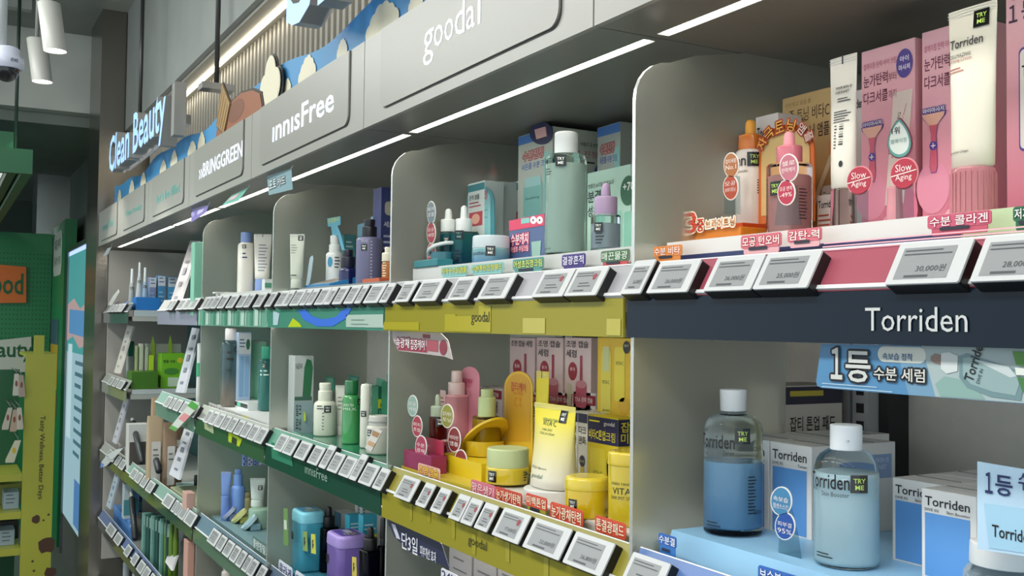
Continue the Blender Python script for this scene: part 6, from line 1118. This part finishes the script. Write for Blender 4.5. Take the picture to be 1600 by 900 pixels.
wobbler('lilac card with round edge hanging under the canopy', [(300, 326), (326, 320), (322, 332), (298, 348)], .675, m('7c6cb8', 's'), lambda q, X: (pxdisc(q, X, 302, 335, 3, 4, m('a89cd4'), .0008), pxpoly(q, X, [(310, 329), (320, 326), (316, 332), (308, 336)], m('c8c0e0'), .0008)))
wobbler('clear white card hanging at the far end of the canopy', [(168, 388), (174, 386), (168, 398), (161, 400)], .675, m('c8d0d4', 's'), None)

# ================================================================== CEILING FITTINGS AND THE GREEN SHOP CORNER
def cyl_light(label, u, vb, vt, w, Y):
    p = atY(u, vb, Y); k = S(p.x, Y, p.z); zt = atY(u, vt, Y).z; r = w * k / 2; sl = .14; h = zt - p.z
    t = thing('cylinder_spotlight', label, 'spotlight', p, 'white cylinder ceiling spotlights'); q = MB(); V = []; N = 24
    def ring(z, rr, o): return [(p.x + o + rr * math.cos(2 * pi * i / N), Y + rr * math.sin(2 * pi * i / N), z) for i in range(N)]
    rg = [ring(p.z, r, 0), ring(p.z + h * .03, r, -sl * h * .03), ring(zt - h * .02, r, -sl * h), ring(zt, r * .94, -sl * h)]; V = [v for g_ in rg for v in g_]
    q.add(V, [(a * N + i, a * N + (i + 1) % N, (a + 1) * N + (i + 1) % N, (a + 1) * N + i) for a in range(3) for i in range(N)], m('b9b8b2', 's'), True); q.add(rg[3], [tuple(range(N))], m('b9b8b2', 's')); q.build('housing', t)
    q = MB(); q.add(ring(p.z + .004, r * .93, 0), [tuple(range(N))[::-1]], m('fffbf0', 'E', 9)); q.build('lens', t)
    MB().tube([(p.x - sl * h, Y, zt), (p.x - sl * h, Y, 2.98)], .008, m('8f8f8a', 's')).build('stem', t)
    l = bpy.data.lights.new('spot_lamp', 'SPOT'); l.energy = 30; l.spot_size = 1.3; l.shadow_soft_size = .04; l.color = (1, .96, .88); o = bpy.data.objects.new('spot_lamp', l); C.objects.link(o); o.parent = t; o.location = (0, 0, -.01)
cyl_light('nearer white cylinder spotlight hanging left of the steel column', 86, 80, 6, 34, 3.6)
cyl_light('farther white cylinder spotlight behind the first one', 66, 128, 62, 30, 4.6)
p = atY(10, 108, 2.6); k = S(p.x, 2.6, p.z); t = thing('dome_camera', 'white dome security camera hanging from the ceiling', 'security camera', p)
q = MB(); q.loft(p.x, p.y, [(p.z, 22 * k), (p.z + 6 * k, 25 * k), (p.z + 17 * k, 25 * k), (p.z + 20 * k, 20 * k), (p.z + 31 * k, 19 * k), (p.z + 34 * k, 15 * k)], m('c4c8d8', 's')); q.build('housing', t)
q = MB(); f = Fr((p.x + 25 * k * .45, p.y - 25 * k * .9, p.z + 8 * k), (.9, .45, 0), (0, 0, 1)); q.text(f, 'iDIS', -8 * k, 0, 12 * k, 5 * k, m('2c3040'), .001, 1); q.build('logo', t)
q = MB(); rg = [(p.z - 20 * k * math.sin(a), max(.001, 19 * k * math.cos(a))) for a in [j * pi / 16 for j in range(8, -1, -1)]]; q.loft(p.x, p.y, rg, m('14161a', 'g')); q.build('dome', t)
MB().tube([(p.x - .01, p.y, p.z + 33 * k), (p.x - .01, p.y, 2.98)], 6 * k, m('b8bcbc', 's')).build('stem', t)
# track rails on the ceiling
t = thing('light_track', 'pale ceiling track rail left of the steel column', 'track rail', (-.6, 5.4, 2.93)); MB().box(-1.6, .35, 5.36, 5.42, 2.93, 2.979, m('a9aaa4', 's')).build('rail', t)
# glowing display case
t = thing('display_screen', 'tall steel framed screen glowing pale blue and teal beside the column', 'screen', (.70, 6.3, .0)); y0, y1 = 5.80, 6.95; zt = 1.90
X = .70; q = MB(); q.box(X, X + .10, y0, y0 + .10, 0, zt, m('6a6864', 's')); q.box(X + .012, X + .10, y0 + .1, y1, 0, .25, m('6a6864', 's')); q.box(X, X + .10, y1, y1 + .04, 0, zt, m('8c9096', 'b')); q.box(X, X + .10, y0 + .1, y1, zt - .03, zt, m('6c6a68', 'b')); q.build('frame', t)
q = MB(); f = front(X + .010, y1, .25); W_ = y1 - y0 - .10; H_ = zt - .28
q.rect(f, 0, 0, W_, H_, m('a4c8d4', 'E', .75), 0); q.rect(f, 0, H_ * .62, W_, H_ * .38, m('3f9c9c', 'E', .8), .001); q.rect(f, 0, H_ * .985, W_, H_ * .015, m('a8c0ff', 'E', 1.5), .002)
q.poly(f, [(0, H_ * .80), (W_ * .3, H_ * .82), (W_ * .6, H_ * .78), (W_, H_ * .81), (W_, H_ * .66), (W_ * .6, H_ * .64), (W_ * .3, H_ * .68), (0, H_ * .66)], m('b89c9c', 'E', .8), .002); q.poly(f, [(W_ * .1, H_ * .78), (W_ * .9, H_ * .77), (W_ * .9, H_ * .68), (W_ * .1, H_ * .69)], m('4f8cc0', 'E', .8), .003)
q.rect(f, W_ * .08, H_ * .3, W_ * .2, H_ * .35, m('b8d4d8', 'E', .9), .002); q.rect(f, W_ * .55, H_ * .02, W_ * .3, H_ * .16, m('4f80b8', 'E', .8), .003)
for k_ in range(9): q.rect(f, W_ * .45, H_ * (.58 - k_ * .04), W_ * (.4 - .06 * (k_ % 3)), H_ * .014, m('4f7c8c', 'E', .6), .003)
q.build('lit_screen', t)
# green pegboard corner
GP = '1f7a48'
t = thing('green_pegboard', 'green pegboard wall panel carrying the orange and white signs', 'wall panel', (0, 8, 0)); q = MB(); q.box(-1.6, .70, 8.0, 8.06, 0, 2.06, m(GP, 'K')); q.build('board', t)
q = MB(); f = side(0, 7.999, 0)
for a in range(26):
    for b in range(30): q.poly(f, [(.10 + a * .024 + dx, .95 + b * .033 + dz) for dx, dz in ((0, 0), (.007, 0), (.007, .007), (0, .007))], m('0f4428'), .0006)
o = q.build('peg_holes', t); o['kind'] = 'stuff'
t = thing('green_side_panel', 'green side panel with posters between the pegboard and the screen', 'wall panel', (.70, 7.6, 0)); q = MB(); q.box(.705, .76, 7.2, 7.99, 0, 2.10, m('1f7f4a', 'K')); q.box(.70, .77, 7.15, 7.2, 0, 2.10, m('1c6c40', 's')); q.build('board', t)
q = MB(); f = front(.704, 7.95, 0); q.rr(f, .04, 1.75, .55, .30, .08, m('c8cec4'), .001); q.text(f, '지금 여기', .1, 1.93, .4, .07, m('2c4c3c'), .002, 1); q.text(f, '올리브 트리', .1, 1.82, .42, .06, m('2c4c3c'), .002); q.build('cloud_poster', t)
q = MB(); q.rect(f, .0, 1.28, .5, .17, m('3c5c6c'), .001); q.rect(f, .0, .98, .5, .30, m('c8a41c'), .001); q.poly(f, [(.15, 1.02), (.25, 1.2), (.35, 1.02)], m('3c3c2c'), .002); q.rect(f, .0, .8, .5, .16, m('b4502c'), .001); q.build('poster', t)
def sgn(label, st, u0, u1, vt0, vb0, vt1, vb1, bg, fg, Y=7.97, tu0=None, tu1=None, tvb=None, tvt=None):
    P = [atY(u0, vt0, Y), atY(u1, vt1, Y), atY(u1, vb1, Y), atY(u0, vb0, Y)]; t = thing('wall_sign', label, 'sign', P[3]); q = MB(); f = side(0, Y, 0); q.poly(f, [(p.x, p.z) for p in P][::-1], m(bg, 's'), 0, .02); q.build('board', t)
    q = MB(); a, b = atY(tu0, tvb, Y), atY(tu1, tvt, Y); q.text(side(a.x, Y, a.z), st, 0, 0, b.x - a.x, b.z - a.z, m(fg), .0015, 2); q.build('lettering', t)
sgn('orange sign lettered Good on the green pegboard', 'Good', -42, 41, 410, 474, 417, 473, 'd86a1c', '1c5c34', tu0=-38, tu1=37, tvb=459, tvt=427)
sgn('white sign lettered Beauty on the green pegboard', 'Beauty', -42, 49, 536, 577, 526, 582, 'c8ccc0', '1c5c34', tu0=-38, tu1=52, tvb=566, tvt=534)
# olive stand with printed panel
Y = 6.0; x0, x1 = Xat(40, Y, 1.2), Xat(88, Y, 1.2); z1 = atY(60, 553, Y).z; z2 = atY(60, 524, Y).z
t = thing('snack_stand', 'tall olive yellow stand printed Tasty Wellness, Better Days down its end', 'display stand', ((x0 + x1) / 2, Y + .2, 0)); OV = m('a6a83c', 's')
q = MB(); q.box(x0, x1, Y, Y + .02, 0, z1, OV); xa, xb = Xat(53, Y, 1.3), Xat(69, Y, 1.3); q.box(xa, xb, Y, Y + .02, z1, z2, OV); q.box(x0, x1, Y + .02, Y + .5, z1 - .015, z1, OV); q.build('end_panel', t)
q = MB(); p = atY(61, 650, Y); q.text(Fr((p.x, Y - .001, p.z), (0, 0, -1), (1, 0, 0)), 'Tasty Wellness, Better Days', 0, 0, (779 - 650) * S(p.x, Y), 9 * S(p.x, Y), m('2c3018'), .0005, 1); q.build('lettering', t)
for (u, v, r) in ((57, 811, 7), (73, 851, 14), (78, 894, 9), (51, 877, 2), (68, 813, 1.8), (76, 804, 2), (53, 892, 2)):
    q = MB(); k = S(p.x, Y); c0 = atY(u, v, Y); rn = random.Random(u); q.poly(side(c0.x, Y, c0.z), [(r * k * (.7 + .4 * rn.random()) * math.cos(2 * pi * j / 12), r * k * (.7 + .4 * rn.random()) * math.sin(2 * pi * j / 12)) for j in range(12)], m('4a3020'), .0006 + r * .00001); q.build('printed_crumb', t)
xs = Xat(-12, Y, 1.0)
for k_, v in enumerate((747, 806, 863)):
    z = atY(20, v, Y).z; q = MB(); q.box(xs - .2, x0 - .001, Y + .0, Y + .42, z - .018, z + .018, OV); q.build('shelf_tray', t)
    if k_ < 2:
        zb = atY(20, 806 if k_ == 0 else 863, Y).z + .0185
        tt = thing('snack_box', 'pale grey blue box on the %s tray of the olive stand' % ['middle', 'lower'][k_], 'box', (Xat(24, Y + .1, 1), Y + .15, zb)); q = MB(); a, b = (Xat(10 - 4 * k_, Y + .1, 1), Xat(34 - 5 * k_, Y + .1, 1)); zt_ = atY(20, 769 if k_ == 0 else 828, Y + .1).z; q.rbox(a, b, Y + .1, Y + .25, zb, zt_, m('9aaab4', 's'), .004); q.lines(side(a, Y + .0995, zb), (b - a) * .15, (zt_ - zb) * .8, (b - a) * .6, 3, .02, m('5c6c78'), .3, .0006); q.build('box_body', tt)
        tt = thing('snack_box', 'dark box behind the pale one on the %s tray of the olive stand' % ['middle', 'lower'][k_], 'box', (Xat(24, Y + .3, 1), Y + .3, zb)); q = MB(); q.rbox(a - .02, b + .03, Y + .27, Y + .38, zb, zt_ + .02, m(['8c8c3c', '2c2420'][k_], 's'), .004); q.build('box_body', tt)
q = MB(); q.box(xs - .2, x0, Y + .42, Y + .43, 0, z1 - .1, m('14542f', 's')); q.build('back_board', t)
for j, (u, v, du, dv, c) in enumerate(((26, 602, 0, 0, 'b8b4a8'), (33, 604, 2, 2, '9c8c7c'), (16, 655, -6, 4, 'b0a898'), (24, 658, -2, 6, 'a89078'), (30, 655, 2, 6, 'b8b0a0'), (28, 706, -10, 8, 'c4c4a8'))):
    Yk = Y - .02 - .012 * j; a = atY(u, v - 18, Yk); k = S(a.x, Yk); t = thing('snack_pouch', 'hanging foil snack pouch by the olive stand, %s one down' % ORD[j], 'pouch', a, 'hanging snack pouches')
    q = MB(); f = side(a.x, Yk, a.z); w_, h_ = (8 + 3 * (j == 5)) * k, 34 * k; s_ = du * k; q.poly(f, [(-w_ * .4, 0), (w_ * .4, 0), (w_ * .6 + s_, -h_ * .9), (w_ * .5 + s_, -h_), (-w_ * .6 + s_, -h_), (-w_ * .6 + s_, -h_ * .85)], m(c, 'g'), .0, .006); q.disc(f, s_ * .5, -h_ * .45, w_ * .22, h_ * .14, m('c8a82c' if j == 5 else '7c4438'), .001); q.build('pouch_body', t)
    MB().tube([(a.x, Yk + .003, a.z - .004), (a.x, Yk + .003, a.z + .012), (a.x, Y + .425, a.z + .012)], .0025, m('6c6c6c', 's'), 6).build('hook', t)
# green canopy with lit ceiling panels
t = thing('green_canopy', 'dark green overhead canopy with white lit panels underneath', 'canopy', (-.4, 6, 2.05)); xr = Xat(50, 4.6, 2.0); DG = m('0f4a2c', 's'); zb = atY(50, 272, 4.6).z
q = MB(); q.box(-1.5, xr, 4.6, 4.64, zb, zb + .10, DG); q.box(xr - .04, xr, 4.64, 7.9, zb, zb + .10, DG); q.box(-1.5, xr - .05, 4.75, 4.79, zb + .1, zb + .19, DG); q.box(-1.5, xr - .04, 4.64, 7.9, zb + .09, zb + .10, DG); q.box(xr - .085, xr - .05, 4.64, 7.9, zb + .02, zb + .05, m('0c3820', 's')); q.build('frame', t)
for j in range(6):
    q = MB(); q.box(-1.45, xr - .09, 4.68 + j * .52, 4.68 + j * .52 + .48, zb + .045, zb + .055, m('e6efe4', 'E', .85)); q.build('lit_panel', t)
for j, (x_, y_) in enumerate(((xr - .06, 4.7), (xr - .22, 4.77))): MB().tube([(x_, y_, zb + (.1 if j == 0 else .19)), (x_, y_, 2.98)], .007, m('1c2c24', 's')).build('hanger_rod', t)
# mirror finished pillar behind the screen
tag(MB().box(.60, .82, 8.1, 8.5, 0, 2.6, m('b8c0bc', 'b')).build('mirror_pillar'), 'mirror finished pillar behind the glowing screen', 'pillar')
l = bpy.data.lights.new('panel_glow', 'AREA'); l.shape = 'RECTANGLE'; l.size = 1.2; l.size_y = 2.6; l.energy = 9; l.color = (.9, 1, .93); o = bpy.data.objects.new('panel_glow', l); C.objects.link(o); o.location = (-.5, 6.2, zb + .03)
